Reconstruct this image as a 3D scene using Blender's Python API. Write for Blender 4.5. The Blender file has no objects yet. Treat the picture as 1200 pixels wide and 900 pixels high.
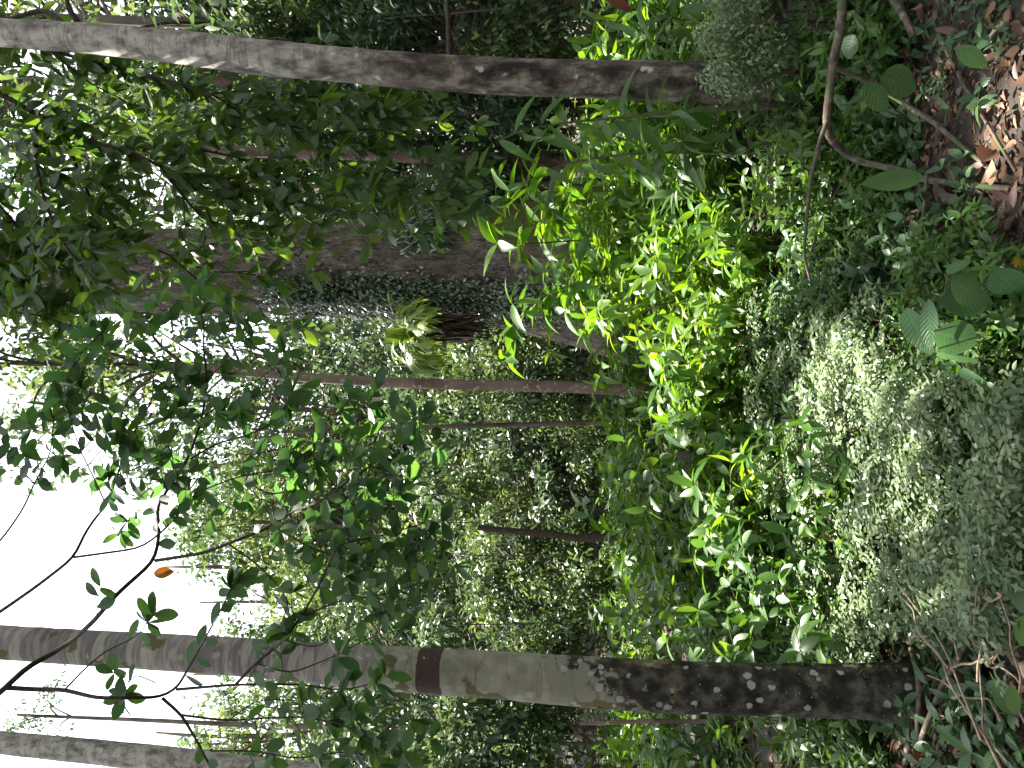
import bpy, math, random
import numpy as np
from mathutils import Vector, Matrix

rad = math.radians
C = bpy.context.scene
COL = C.collection
rng = np.random.default_rng(11)
random.seed(5)

# ------------------------------------------------------------------ camera, sky, sun, exposure
CAM_Z = 1.6
PITCH = rad(4.0)
F = 890.0                                   # focal length in photograph pixels (1200 x 900)
cam = bpy.data.cameras.new('camera')
cam.sensor_fit = 'HORIZONTAL'; cam.sensor_width = 36.0
cam.lens = 36.0 * F / 1200.0
cam.clip_start = 0.05; cam.clip_end = 2000
camo = bpy.data.objects.new('camera', cam); COL.objects.link(camo)
FW = np.array([0, math.cos(PITCH), math.sin(PITCH)])
UP = np.array([0, -math.sin(PITCH), math.cos(PITCH)])
RT = np.array([1.0, 0, 0])
# the phone was held upright and the picture is stored on its side: the picture's left is up in the place
m = Matrix.Identity(4)
for i in range(3):
    m[i][0] = -UP[i]; m[i][1] = RT[i]; m[i][2] = -FW[i]
m[2][3] = CAM_Z
camo.matrix_world = m
C.camera = camo

SUN_EL, SUN_AZ = rad(66), rad(-32)          # azimuth from +Y towards +X
S = np.array([math.sin(SUN_AZ) * math.cos(SUN_EL), math.cos(SUN_AZ) * math.cos(SUN_EL), math.sin(SUN_EL)])
w = bpy.data.worlds.new('World'); C.world = w; w.use_nodes = True
nt = w.node_tree; nt.nodes.clear()
sky = nt.nodes.new('ShaderNodeTexSky'); sky.sky_type = 'NISHITA'; sky.sun_disc = False
sky.sun_elevation = SUN_EL; sky.sun_rotation = SUN_AZ
sky.air_density = 1.0; sky.dust_density = 3.0; sky.ozone_density = 1.0
# thin bright cloud over most of the sky
tc = nt.nodes.new('ShaderNodeTexCoord')
cn = nt.nodes.new('ShaderNodeTexNoise'); cn.inputs['Scale'].default_value = 2.2; cn.inputs['Detail'].default_value = 5
nt.links.new(tc.outputs['Generated'], cn.inputs['Vector'])
cr = nt.nodes.new('ShaderNodeValToRGB')
cr.color_ramp.elements[0].position = 0.25; cr.color_ramp.elements[0].color = (.62, .62, .62, 1)
cr.color_ramp.elements[1].position = 0.6; cr.color_ramp.elements[1].color = (.95, .95, .95, 1)
nt.links.new(cn.outputs['Fac'], cr.inputs['Fac'])
mx = nt.nodes.new('ShaderNodeMixRGB'); mx.inputs[2].default_value = (8.6, 8.9, 9.8, 1)
nt.links.new(cr.outputs['Color'], mx.inputs[0]); nt.links.new(sky.outputs['Color'], mx.inputs[1])
bg = nt.nodes.new('ShaderNodeBackground'); bg.inputs['Strength'].default_value = 0.056
nt.links.new(mx.outputs['Color'], bg.inputs['Color'])
wo = nt.nodes.new('ShaderNodeOutputWorld'); nt.links.new(bg.outputs[0], wo.inputs[0])

sl = bpy.data.lights.new('sun', 'SUN'); sl.energy = 5.0; sl.angle = rad(0.5); sl.color = (1.0, .94, .84)
so = bpy.data.objects.new('sun', sl); COL.objects.link(so)
so.rotation_euler = Vector(S).to_track_quat('Z', 'Y').to_euler()
C.view_settings.view_transform = 'Standard'; C.view_settings.look = 'None'
C.view_settings.exposure = 2.6; C.view_settings.gamma = 1.0; C.view_settings.use_curve_mapping = False
C.render.engine = 'CYCLES'
C.cycles.max_bounces = 4; C.cycles.diffuse_bounces = 2; C.cycles.glossy_bounces = 2; C.cycles.transmission_bounces = 3
C.cycles.caustics_reflective = False; C.cycles.caustics_refractive = False

# ------------------------------------------------------------------ helpers
def unit(a):
    a = np.asarray(a, float)
    return a / np.maximum(np.linalg.norm(a, axis=-1, keepdims=True), 1e-9)

def at(x, y, D):
    """photograph pixel (1200 x 900) at a forward distance of D metres -> world point"""
    r = FW * F + RT * (450 - y) - UP * (x - 600)
    r = r / r[1]
    return np.array([0, 0, CAM_Z]) + r * D

def px(D):                                   # metres per photograph pixel at distance D
    return D / F

def vnoise(x, y, s=0):
    return (np.sin(x * 1.7 + 1.3 * np.sin(y * 1.1 + s) + s) * np.cos(y * 1.9 + 1.1 * np.sin(x * 1.3 + 2 * s)))

def sstep(a, b, x):
    t = np.clip((x - a) / (b - a), 0, 1); return t * t * (3 - 2 * t)

def ground_h(x, y):
    x = np.asarray(x, float); y = np.asarray(y, float)
    h = 0.05 * vnoise(x * 1.2, y * 1.2) + 0.02 * vnoise(x * 4, y * 4, 2)
    h = h + 0.22 * sstep(3.6, 6.0, y) + 0.15 * sstep(.5, 2.5, x) * sstep(2.0, 4, y)
    h = h + 0.07 * np.maximum(y - 14, 0) * sstep(14, 24, y)
    d = np.sqrt(x * x + y * y)
    h = h + 14 * sstep(60, 160, d)
    return h

def on_ground(x, y):
    lo = 0.4
    for D in np.arange(0.5, 40, 0.02):
        p = at(x, y, D)
        if p[2] <= ground_h(p[0], p[1]): return p
    return at(x, y, 40)

def base_at(x, y, D):                        # the point of the ground under a pixel at distance D
    p = at(x, y, D); p[2] = float(ground_h(p[0], p[1])); return p

class Geo:
    def __init__(s): s.V = []; s.Fc = []; s.R = []; s.U = []; s.n = 0; s.bias = None
    def add(s, V, faces, R, U):
        s.V.append(np.asarray(V, np.float32)); s.Fc.append([f + s.n for f in faces])
        s.R.append(np.asarray(R, np.float32)); s.U.append(np.asarray(U, np.float32)); s.n += len(V)
    def leaves(s, P, D, N, L, W, tm, fold=.25, droop=.15, rnd=None):
        P = np.asarray(P, float)
        if len(P) == 0: return
        n = len(P); D = unit(D); N = np.asarray(N, float)
        N = unit(N - (N * D).sum(1, keepdims=True) * D); Sd = np.cross(D, N)
        L = np.broadcast_to(np.asarray(L, float), (n,)); W = np.broadcast_to(np.asarray(W, float), (n,))
        droop = np.broadcast_to(np.asarray(droop, float), (n,)); fold = np.broadcast_to(np.asarray(fold, float), (n,))
        sv, tv, wv = tm['s'], tm['t'], tm['w']
        off_s = (W[:, None] * .5) * sv * wv
        V = (P[:, None] + D[:, None] * (L[:, None] * tv)[..., None] + Sd[:, None] * off_s[..., None]
             + N[:, None] * (np.abs(off_s) * fold[:, None] - droop[:, None] * (tv ** 2) * L[:, None]
                             + tm['e'] * np.abs(off_s) * .25)[..., None])
        k = len(sv)
        if rnd is None: rnd = rng.random(n) if s.bias is None else np.clip(s.bias + .45 * rng.random(n), 0, 1)
        R = np.repeat(rnd, k)
        U = np.stack([np.tile(sv, n), np.tile(tv, n)], 1)
        base = (np.arange(n) * k)[:, None, None]
        faces = []
        for a in tm['f']:
            faces.append((base + a[None]).reshape(-1, a.shape[1]))
        s.add(V.reshape(-1, 3), faces, R, U)
    def tube(s, pts, rads, sides=6, rnd=.5, wob=0.0):
        pts = np.asarray(pts, float); n = len(pts); rads = np.broadcast_to(np.asarray(rads, float), (n,))
        tg = unit(np.gradient(pts, axis=0)); ref = np.array([.31, .77, .2]); 
        a = unit(np.cross(tg[0], ref)); A = [a]
        for i in range(1, n):
            a = a - tg[i] * np.dot(a, tg[i]); a = unit(a); A.append(a)
        A = np.array(A); B = np.cross(tg, A)
        th = np.linspace(0, 2 * np.pi, sides, endpoint=False)
        rr = rads[:, None] * (1 + wob * rng.standard_normal((n, sides)))
        V = pts[:, None] + (A[:, None] * np.cos(th)[None, :, None] + B[:, None] * np.sin(th)[None, :, None]) * rr[..., None]
        i = np.arange(n - 1)[:, None]; j = np.arange(sides)[None]
        q = np.stack([i * sides + j, i * sides + (j + 1) % sides, (i + 1) * sides + (j + 1) % sides, (i + 1) * sides + j], -1).reshape(-1, 4)
        V = np.concatenate([V.reshape(-1, 3), pts[-1:]])
        c = n * sides; e = (n - 1) * sides
        tr = np.array([[e + k, e + (k + 1) % sides, c] for k in range(sides)])
        s.add(V, [q, tr], np.full(len(V), rnd), np.zeros((len(V), 2)))
    def build(s, name, mat, parent=None, smooth=True, local=None):
        V = np.concatenate(s.V)
        if local is not None: V = V - np.asarray(local, np.float32)
        faces = [f for g in s.Fc for f in g if len(f)]
        loops = np.concatenate([f.ravel() for f in faces]).astype(np.int32)
        cnt = np.concatenate([np.full(len(f), f.shape[1], np.int32) for f in faces])
        st = np.concatenate([[0], np.cumsum(cnt)[:-1]]).astype(np.int32)
        me = bpy.data.meshes.new(name)
        me.vertices.add(len(V)); me.vertices.foreach_set('co', V.astype(np.float32).ravel())
        me.loops.add(len(loops)); me.loops.foreach_set('vertex_index', loops)
        me.polygons.add(len(cnt)); me.polygons.foreach_set('loop_start', st); me.polygons.foreach_set('loop_total', cnt)
        me.polygons.foreach_set('use_smooth', np.full(len(cnt), smooth))
        a = me.attributes.new('rnd', 'FLOAT', 'POINT'); a.data.foreach_set('value', np.concatenate(s.R))
        a = me.attributes.new('luv', 'FLOAT2', 'POINT'); a.data.foreach_set('vector', np.concatenate(s.U).ravel())
        me.update(calc_edges=True)
        me.materials.append(mat)
        o = bpy.data.objects.new(name, me); COL.objects.link(o)
        if parent is not None: o.parent = parent
        return o

def template(ts, prof):
    ts = list(ts)
    sv, tv, wv, ev = [0], [ts[0]], [0], [0]
    rows = []
    for t in ts[1:-1]:
        r = []
        for q in (-1, 0, 1):
            r.append(len(sv)); sv.append(q); tv.append(t); wv.append(prof(t)); ev.append(0)
        rows.append(r)
    tip = len(sv); sv.append(0); tv.append(ts[-1]); wv.append(0); ev.append(0)
    tri = [[0, rows[0][1], rows[0][0]], [0, rows[0][2], rows[0][1]]]
    quad = []
    for a, b in zip(rows[:-1], rows[1:]):
        quad += [[a[0], a[1], b[1], b[0]], [a[1], a[2], b[2], b[1]]]
    tri += [[rows[-1][0], rows[-1][1], tip], [rows[-1][1], rows[-1][2], tip]]
    f = [np.array(tri)]
    if quad: f.append(np.array(quad))
    return dict(s=np.array(sv, float), t=np.array(tv, float), w=np.array(wv, float), e=np.array(ev, float), f=f)

ell = lambda t: math.sin(math.pi * t) ** .75
obo = lambda t: (math.sin(math.pi * t ** 1.25)) ** .7
lan = lambda t: math.sin(math.pi * t ** .75) ** 1.1
acu = lambda t: (math.sin(math.pi * min(t / .85, 1) ** .8) ** .8) * (1 if t < .75 else 1) + .06 * (1 - abs(2 * t - 1))
T_FAR = template([0, .5, 1], lambda t: 1)
T_MID = template([0, .3, .68, 1], lambda t: {0.3: .85, .68: .9}.get(t, 1))
T_MLAN = template([0, .22, .5, .78, 1], lan)
T_ELL = template([0, .1, .25, .42, .6, .76, .9, 1], ell)
T_OBO = template([0, .12, .28, .45, .62, .78, .91, 1], obo)
T_LAN = template([0, .08, .2, .34, .5, .66, .82, .93, 1], lan)
T_ACU = template([0, .08, .2, .34, .5, .64, .76, .85, .93, 1], acu)
T_STRAP = template(np.linspace(0, 1, 12), lambda t: min(1, .35 + 2.5 * t) * (1 - max(0, t - .7) / .3 * .8))

def empty(name, loc, label=None, cat=None, group=None, kind=None):
    o = bpy.data.objects.new(name, None); o.location = tuple(map(float, loc)); o.empty_display_size = .1
    COL.objects.link(o); tag(o, label, cat, group, kind); return o

def tag(o, label=None, cat=None, group=None, kind=None):
    if label: o['label'] = label
    if cat: o['category'] = cat
    if group: o['group'] = group
    if kind: o['kind'] = kind
    return o

def clone(root, loc, rz=0, sc=1.0, label=None, group=None):
    r = root.copy(); COL.objects.link(r); r.location = tuple(map(float, loc)); r.rotation_euler = (0, 0, rz)
    r.scale = (sc, sc, sc)
    if label: r['label'] = label
    if group: r['group'] = group
    for ch in root.children:
        c = ch.copy(); COL.objects.link(c); c.parent = r
        for g_ in ch.children:
            d = g_.copy(); COL.objects.link(d); d.parent = c
    return r

# ------------------------------------------------------------------ materials
def nodes(name):
    mt = bpy.data.materials.new(name); mt.use_nodes = True
    t = mt.node_tree; t.nodes.clear()
    out = t.nodes.new('ShaderNodeOutputMaterial')
    return mt, t, out
def N_(t, kind, **kw):
    n = t.nodes.new(kind)
    for k, v in kw.items():
        if hasattr(n, k) and not isinstance(v, tuple): setattr(n, k, v)
    return n
def ramp(t, stops, fac=None, interp='LINEAR'):
    r = t.nodes.new('ShaderNodeValToRGB'); cr = r.color_ramp; cr.interpolation = interp
    while len(cr.elements) < len(stops): cr.elements.new(.5)
    for e, (p, c) in zip(cr.elements, stops):
        e.position = p; e.color = (*c, 1) if len(c) == 3 else c
    if fac is not None: t.links.new(fac, r.inputs['Fac'])
    return r
def math_(t, op, a, b=None):
    n = t.nodes.new('ShaderNodeMath'); n.operation = op
    for i, v in enumerate((a, b)):
        if v is None: continue
        if isinstance(v, (int, float)): n.inputs[i].default_value = v
        else: t.links.new(v, n.inputs[i])
    return n.outputs[0]
def mixc(t, fac, a, b, mode='MIX'):
    n = t.nodes.new('ShaderNodeMixRGB'); n.blend_type = mode
    for i, v in enumerate((fac, a, b)):
        if isinstance(v, (int, float)): n.inputs[i].default_value = v
        elif isinstance(v, tuple): n.inputs[i].default_value = (*v, 1)
        else: t.links.new(v, n.inputs[i])
    return n.outputs[0]
def noise(t, vec, scale, detail=4, rough=.55):
    n = t.nodes.new('ShaderNodeTexNoise'); n.inputs['Scale'].default_value = scale
    n.inputs['Detail'].default_value = detail; n.inputs['Roughness'].default_value = rough
    if vec is not None: t.links.new(vec, n.inputs['Vector'])
    return n.outputs['Fac']

def leaf_mat(name, cols, trans=.4, rough=.42, veins=0, tboost=1.7, spec=.5):
    mt, t, out = nodes(name)
    at_ = t.nodes.new('ShaderNodeAttribute'); at_.attribute_name = 'rnd'
    stops = [(i / (len(cols) - 1), c) for i, c in enumerate(cols)]
    col = ramp(t, stops, at_.outputs['Fac']).outputs['Color']
    g = t.nodes.new('ShaderNodeNewGeometry')
    nz = noise(t, g.outputs['Position'], 9, 3)
    col = mixc(t, .5, col, ramp(t, [(.3, (.72, .72, .72)), (.7, (1.2, 1.2, 1.1))], nz).outputs['Color'], 'MULTIPLY')
    p = t.nodes.new('ShaderNodeBsdfPrincipled')
    if veins:
        uv = t.nodes.new('ShaderNodeAttribute'); uv.attribute_name = 'luv'
        sp = t.nodes.new('ShaderNodeSeparateXYZ'); t.links.new(uv.outputs['Vector'], sp.inputs[0])
        ax = math_(t, 'ABSOLUTE', sp.outputs[0])
        ph = math_(t, 'MULTIPLY', math_(t, 'SUBTRACT', sp.outputs[1], math_(t, 'MULTIPLY', ax, .16)), veins * 6.283)
        sn = math_(t, 'ADD', math_(t, 'MULTIPLY', math_(t, 'SINE', ph), .5), .5)
        rib = math_(t, 'POWER', sn, 8)
        mid = math_(t, 'LESS_THAN', ax, .06)
        vv = math_(t, 'MAXIMUM', math_(t, 'MULTIPLY', rib, .45), math_(t, 'MULTIPLY', mid, .8))
        col = mixc(t, math_(t, 'MULTIPLY', vv, .45), col, mixc(t, 1.0, col, (1.9, 1.7, 1.8), 'MULTIPLY'))
        bp = t.nodes.new('ShaderNodeBump'); bp.inputs['Strength'].default_value = .6; bp.inputs['Distance'].default_value = .004
        t.links.new(math_(t, 'SUBTRACT', 1, math_(t, 'MAXIMUM', rib, mid)), bp.inputs['Height']); t.links.new(bp.outputs[0], p.inputs['Normal'])
    t.links.new(col, p.inputs['Base Color'])
    p.inputs['Roughness'].default_value = rough
    p.inputs['Specular IOR Level'].default_value = spec
    tr = t.nodes.new('ShaderNodeBsdfTranslucent')
    hs = t.nodes.new('ShaderNodeHueSaturation'); hs.inputs['Hue'].default_value = .478
    hs.inputs['Saturation'].default_value = 1.12; hs.inputs['Value'].default_value = tboost
    t.links.new(col, hs.inputs['Color']); t.links.new(hs.outputs[0], tr.inputs['Color'])
    ms = t.nodes.new('ShaderNodeMixShader'); ms.inputs[0].default_value = trans
    t.links.new(p.outputs[0], ms.inputs[1]); t.links.new(tr.outputs[0], ms.inputs[2]); t.links.new(ms.outputs[0], out.inputs[0])
    return mt

M = {}
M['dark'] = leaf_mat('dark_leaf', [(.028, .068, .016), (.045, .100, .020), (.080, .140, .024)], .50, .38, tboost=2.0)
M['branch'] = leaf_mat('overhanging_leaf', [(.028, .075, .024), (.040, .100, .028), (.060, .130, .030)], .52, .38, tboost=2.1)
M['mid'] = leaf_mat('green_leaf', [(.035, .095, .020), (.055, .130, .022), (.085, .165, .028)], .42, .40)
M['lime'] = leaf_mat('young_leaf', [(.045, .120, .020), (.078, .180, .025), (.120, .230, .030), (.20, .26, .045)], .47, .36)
M['ribbed'] = leaf_mat('ribbed_leaf', [(.065, .150, .060), (.090, .19, .075), (.075, .17, .045)], .25, .46, veins=13)
M['dull'] = leaf_mat('bluish_leaf', [(.030, .075, .032), (.045, .100, .038), (.070, .135, .05)], .22, .36, veins=9)
M['moss'] = leaf_mat('spikemoss_leaf', [(.040, .080, .028), (.080, .135, .052), (.135, .19, .09), (.21, .26, .145)], .32, .36)
M['bg1'] = leaf_mat('forest_leaf', [(.026, .058, .028), (.050, .092, .038), (.10, .145, .065)], .34, .42, tboost=1.5, spec=.4)
M['bg2'] = leaf_mat('forest_yellow_leaf', [(.036, .075, .030), (.070, .122, .040), (.16, .21, .065)], .36, .42, tboost=1.5, spec=.4)
M['bg3'] = leaf_mat('forest_dark_leaf', [(.024, .052, .028), (.042, .076, .036), (.08, .12, .055)], .32, .40, tboost=1.5, spec=.4)
M['fern'] = leaf_mat('fern_frond', [(.09, .17, .02), (.16, .25, .03), (.24, .32, .06)], .42, .40)
M['creeper'] = leaf_mat('creeper_leaf', [(.02, .045, .018), (.05, .085, .035), (.20, .24, .17)], .2, .22, spec=.8)  # palest leaf tone imitates white glints on the foliage
M['litter'] = leaf_mat('dead_leaf', [(.028, .016, .011), (.070, .034, .022), (.12, .054, .028), (.22, .115, .06)], .10, .55, tboost=1.2)
M['deadstrap'] = leaf_mat('dry_leaf', [(.30, .15, .03), (.36, .2, .05)], .25, .5, tboost=1.3)
M['russet'] = leaf_mat('russet_leaf', [(.10, .04, .025), (.16, .065, .04)], .25, .5, tboost=1.3)
M['yellow'] = leaf_mat('yellow_leaf', [(.50, .33, .03), (.55, .38, .05)], .3, .45, tboost=1.3)

def bark_mat(name, build, bump=.5, rough=.85, dist=.01):
    mt, t, out = nodes(name)
    g = t.nodes.new('ShaderNodeNewGeometry')
    mp = t.nodes.new('ShaderNodeMapping'); t.links.new(g.outputs['Position'], mp.inputs[0])
    mp2 = t.nodes.new('ShaderNodeMapping'); t.links.new(g.outputs['Position'], mp2.inputs[0])
    sp = t.nodes.new('ShaderNodeSeparateXYZ'); t.links.new(g.outputs['Position'], sp.inputs[0])
    col, hgt = build(t, mp, mp2, g.outputs['Position'], sp.outputs[2])
    p = t.nodes.new('ShaderNodeBsdfPrincipled'); p.inputs['Roughness'].default_value = rough
    p.inputs['Specular IOR Level'].default_value = .25
    if isinstance(col, tuple): p.inputs['Base Color'].default_value = (*col, 1)
    else: t.links.new(col, p.inputs['Base Color'])
    b = t.nodes.new('ShaderNodeBump'); b.inputs['Strength'].default_value = bump; b.inputs['Distance'].default_value = dist
    t.links.new(hgt, b.inputs['Height']); t.links.new(b.outputs[0], p.inputs['Normal'])
    t.links.new(p.outputs[0], out.inputs[0])
    return mt

def mr(t, v, a, b, lo=0., hi=1.):
    n = t.nodes.new('ShaderNodeMapRange'); t.links.new(v, n.inputs[0])
    n.inputs[1].default_value = a; n.inputs[2].default_value = b; n.inputs[3].default_value = lo; n.inputs[4].default_value = hi
    return n.outputs[0]
def voro(t, vec, scale, feature='F1', out='Distance'):
    n = t.nodes.new('ShaderNodeTexVoronoi'); n.feature = feature; n.inputs['Scale'].default_value = scale
    t.links.new(vec, n.inputs['Vector']); return n.outputs[out]

def twig_build(t, mp, mp2, P, Z):
    n = noise(t, P, 30, 3)
    return ramp(t, [(.3, (.025, .018, .013)), (.7, (.075, .055, .040))], n).outputs[0], n
M['twig'] = bark_mat('dark_twig', twig_build, .3)
def stem_build(t, mp, mp2, P, Z):
    n = noise(t, P, 25, 3)
    return ramp(t, [(.3, (.04, .055, .02)), (.7, (.09, .10, .045))], n).outputs[0], n
M['stem'] = bark_mat('green_stem', stem_build, .2)
def dead_build(t, mp, mp2, P, Z):
    n = noise(t, P, 28, 4); n2 = noise(t, P, 6, 2)
    c = ramp(t, [(.3, (.04, .03, .022)), (.55, (.11, .085, .065)), (.75, (.22, .18, .145))], n).outputs[0]
    c = mixc(t, mr(t, n2, .5, .62), c, (.06, .085, .03))
    return c, n
M['deadwood'] = bark_mat('dead_wood', dead_build, .5)
def pale_twig_build(t, mp, mp2, P, Z):
    n = noise(t, P, 40, 3)
    return ramp(t, [(.3, (.13, .09, .065)), (.7, (.34, .25, .19))], n).outputs[0], n
M['paletwig'] = bark_mat('pale_dry_twig', pale_twig_build, .4)
def bgbark_build(t, mp, mp2, P, Z):
    mp.inputs['Scale'].default_value = (1, 1, .3)
    n = noise(t, mp.outputs[0], 7, 5)
    return ramp(t, [(.3, (.05, .04, .032)), (.7, (.17, .14, .115))], n).outputs[0], n
M['bgbark'] = bark_mat('forest_bark', bgbark_build, .6, dist=.03)
def pink_build(t, mp, mp2, P, Z):
    mp.inputs['Scale'].default_value = (1, 1, .6)
    n = noise(t, mp.outputs[0], 5, 5)
    c = ramp(t, [(.35, (.10, .064, .052)), (.65, (.20, .138, .115))], n).outputs[0]
    n2 = noise(t, P, 16, 4, .6)
    c = mixc(t, mr(t, n2, .585, .65, 0, .85), c, (.42, .35, .31))
    return c, n
M['pink'] = bark_mat('reddish_smooth_bark', pink_build, .3)

def grey_build(t, mp, mp2, P, Z):               # right tree: pale above, brown and scabby below
    mp.inputs['Scale'].default_value = (1, 1, .5); mp2.inputs['Scale'].default_value = (.35, .35, 2.2)
    n = noise(t, mp.outputs[0], 10, 6, .65)
    pale = ramp(t, [(.36, (.15, .125, .11)), (.47, (.31, .28, .255)), (.58, (.46, .43, .39))], n).outputs[0]
    brown = ramp(t, [(.40, (.022, .017, .014)), (.50, (.085, .066, .053)), (.62, (.24, .20, .165))], n).outputs[0]
    n2 = noise(t, P, 3.5, 4)
    f = mr(t, math_(t, 'ADD', Z, math_(t, 'MULTIPLY', math_(t, 'SUBTRACT', n2, .5), 2.8)), 2.6, 3.9)
    c = mixc(t, f, brown, pale)
    rg = noise(t, mp2.outputs[0], 3.2, 4, .7)
    c = mixc(t, mr(t, math_(t, 'ABSOLUTE', math_(t, 'SUBTRACT', rg, .5)), .022, .0, 0, .55), c, (.06, .048, .04))
    bl = noise(t, mp.outputs[0], 5, 3)
    c = mixc(t, mr(t, bl, .62, .68, 0, .6), c, (.09, .07, .055))
    n3 = noise(t, P, 7, 2)
    c = mixc(t, mr(t, n3, .67, .70, 0, .8), c, (.50, .50, .44))
    return c, math_(t, 'ADD', math_(t, 'MULTIPLY', rg, .8), n)
M['grey'] = bark_mat('pale_grey_bark', grey_build, .55, dist=.012)

def mottled_build(t, mp, mp2, P, Z):            # left tree: flaking patches, black below, a dark ring
    mp2.inputs['Scale'].default_value = (.3, .3, 2.0)
    n = noise(t, P, 14, 5, .6)
    mid_n = noise(t, mp2.outputs[0], 1.6, 5, .6)
    pale = ramp(t, [(.3, (.19, .175, .13)), (.7, (.34, .32, .255))], n).outputs[0]
    pale = mixc(t, mr(t, mid_n, .50, .54, 0, .7), pale, (.20, .19, .145))
    pale = mixc(t, mr(t, math_(t, 'ABSOLUTE', math_(t, 'SUBTRACT', noise(t, mp2.outputs[0], 3.4, 3, .5), .5)), .010, .0, 0, .6), pale, (.09, .075, .06))
    rg = noise(t, mp2.outputs[0], 2.6, 4, .65)
    upper = ramp(t, [(.36, (.10, .085, .09)), (.44, (.27, .235, .225)), (.50, (.15, .13, .13)), (.56, (.36, .33, .29)), (.60, (.20, .175, .17)), (.68, (.44, .40, .34))], rg).outputs[0]
    c = mixc(t, mr(t, Z, 2.3, 2.75), pale, upper)
    pn = noise(t, P, 4.5, 4, .5)
    pz = math_(t, 'ADD', pn, math_(t, 'MULTIPLY', mr(t, Z, 1.0, 1.55, .26, 0.0), 1))
    c = mixc(t, mr(t, pz, .575, .60), c, (.115, .105, .045))
    pb = noise(t, mp.outputs[0], 5.0, 7, .65)
    zb = math_(t, 'ADD', pb, mr(t, Z, .62, 1.72, .42, -.06))
    black = ramp(t, [(.36, (.008, .007, .005)), (.5, (.028, .024, .018)), (.64, (.085, .075, .058))], n).outputs[0]
    c = mixc(t, mr(t, zb, .60, .625), c, black)
    ring = math_(t, 'LESS_THAN', math_(t, 'ABSOLUTE', math_(t, 'SUBTRACT', math_(t, 'ADD', Z, math_(t, 'MULTIPLY', n, .03)), 2.245)), .055)
    c = mixc(t, math_(t, 'MULTIPLY', ring, .95), c, (.055, .032, .026))
    lv = voro(t, P, 13)
    ln = noise(t, P, 30, 3)
    lz = math_(t, 'ADD', lv, math_(t, 'MULTIPLY', math_(t, 'ADD', ln, noise(t, P, 12, 3)), .42))
    gate = noise(t, P, 2.3, 2)
    c = mixc(t, math_(t, 'MULTIPLY', mr(t, lz, .64, .59), mr(t, gate, .42, .48, 0, .85)), c, (.33, .34, .29))
    sv = voro(t, P, 42)
    c = mixc(t, math_(t, 'MULTIPLY', mr(t, math_(t, 'ADD', sv, math_(t, 'MULTIPLY', ln, .3)), .27, .22), mr(t, noise(t, P, 5.5, 3), .42, .52, 0, .8)), c, (.36, .37, .32))
    return c, math_(t, 'ADD', n, zb)
M['mottled'] = bark_mat('mottled_flaking_bark', mottled_build, .4, dist=.008)

def big_build(t, mp, mp2, P, Z):
    mp.inputs['Scale'].default_value = (1, 1, .28); mp2.inputs['Scale'].default_value = (1, 1, .5)
    n = math_(t, 'ADD', math_(t, 'MULTIPLY', noise(t, mp.outputs[0], 13, 8, .7), .55), math_(t, 'MULTIPLY', noise(t, mp.outputs[0], 55, 4, .7), .45))
    n2 = noise(t, P, 1.6, 6, .65)
    c = ramp(t, [(.40, (.022, .017, .014)), (.47, (.11, .088, .076)), (.54, (.22, .185, .16)), (.63, (.38, .33, .295))], n).outputs[0]
    c = mixc(t, mr(t, n2, .47, .64, 0, .5), c, (.13, .10, .085))
    sx = t.nodes.new('ShaderNodeSeparateXYZ'); t.links.new(P, sx.inputs[0])
    mo = noise(t, mp2.outputs[0], 3.2, 5, .6)
    side = mr(t, sx.outputs[0], BIGX + .05, BIGX + .75, -.10, .20)
    low = mr(t, Z, 1.2, 4.2, .12, .0)
    f = mr(t, math_(t, 'ADD', math_(t, 'ADD', mo, side), low), .55, .66)
    c = mixc(t, f, c, mixc(t, n, (.05, .07, .012), (.15, .17, .03)))
    return c, n
BIGX = at(450, 315, 11)[0]
M['big'] = bark_mat('fissured_mossy_bark', big_build, 1.0, dist=.09)

# soil
mt, t, out = nodes('forest_soil')
g = t.nodes.new('ShaderNodeNewGeometry')
n1 = noise(t, g.outputs['Position'], 6, 8, .7); n2 = noise(t, g.outputs['Position'], .8, 4)
c = ramp(t, [(.3, (.012, .008, .006)), (.5, (.032, .022, .016)), (.72, (.075, .05, .036))], n1).outputs[0]
c = mixc(t, mr(t, n2, .48, .6, 0, .6), c, (.022, .035, .012))
p = t.nodes.new('ShaderNodeBsdfPrincipled'); p.inputs['Roughness'].default_value = .95
t.links.new(c, p.inputs['Base Color'])
b = t.nodes.new('ShaderNodeBump'); b.inputs['Strength'].default_value = .8; b.inputs['Distance'].default_value = .04
t.links.new(n1, b.inputs['Height']); t.links.new(b.outputs[0], p.inputs['Normal']); t.links.new(p.outputs[0], out.inputs[0])
M['soil'] = mt

# ------------------------------------------------------------------ ground
def axis_grid():
    a = np.concatenate([np.linspace(0, 12, 90), np.linspace(12, 60, 50)[1:], np.linspace(60, 600, 40)[1:]])
    return np.concatenate([-a[::-1][:-1], a])
gx = axis_grid(); gy = axis_grid()
X, Y = np.meshgrid(gx, gy); Z = ground_h(X, Y)
Vg = np.stack([X, Y, Z], -1).reshape(-1, 3); nx = len(gx)
i = np.arange(len(gy) - 1)[:, None]; j = np.arange(nx - 1)[None]
q = np.stack([i * nx + j, i * nx + j + 1, (i + 1) * nx + j + 1, (i + 1) * nx + j], -1).reshape(-1, 4)
G = Geo(); G.add(Vg, [q], np.zeros(len(Vg)), np.zeros((len(Vg), 2)))
tag(G.build('forest_floor', M['soil']), kind='structure')

# ------------------------------------------------------------------ growth helpers
def twig_path(p0, d, length, n=6, wob=.25, grav=-.1):
    p = np.array(p0, float); d = unit(d); pts = [p.copy()]; st = length / (n - 1)
    for _ in range(n - 1):
        d = unit(d + rng.normal(0, wob, 3) * .5 + np.array([0, 0, grav]) * .5)
        p = p + d * st; pts.append(p.copy())
    return np.array(pts)

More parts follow.
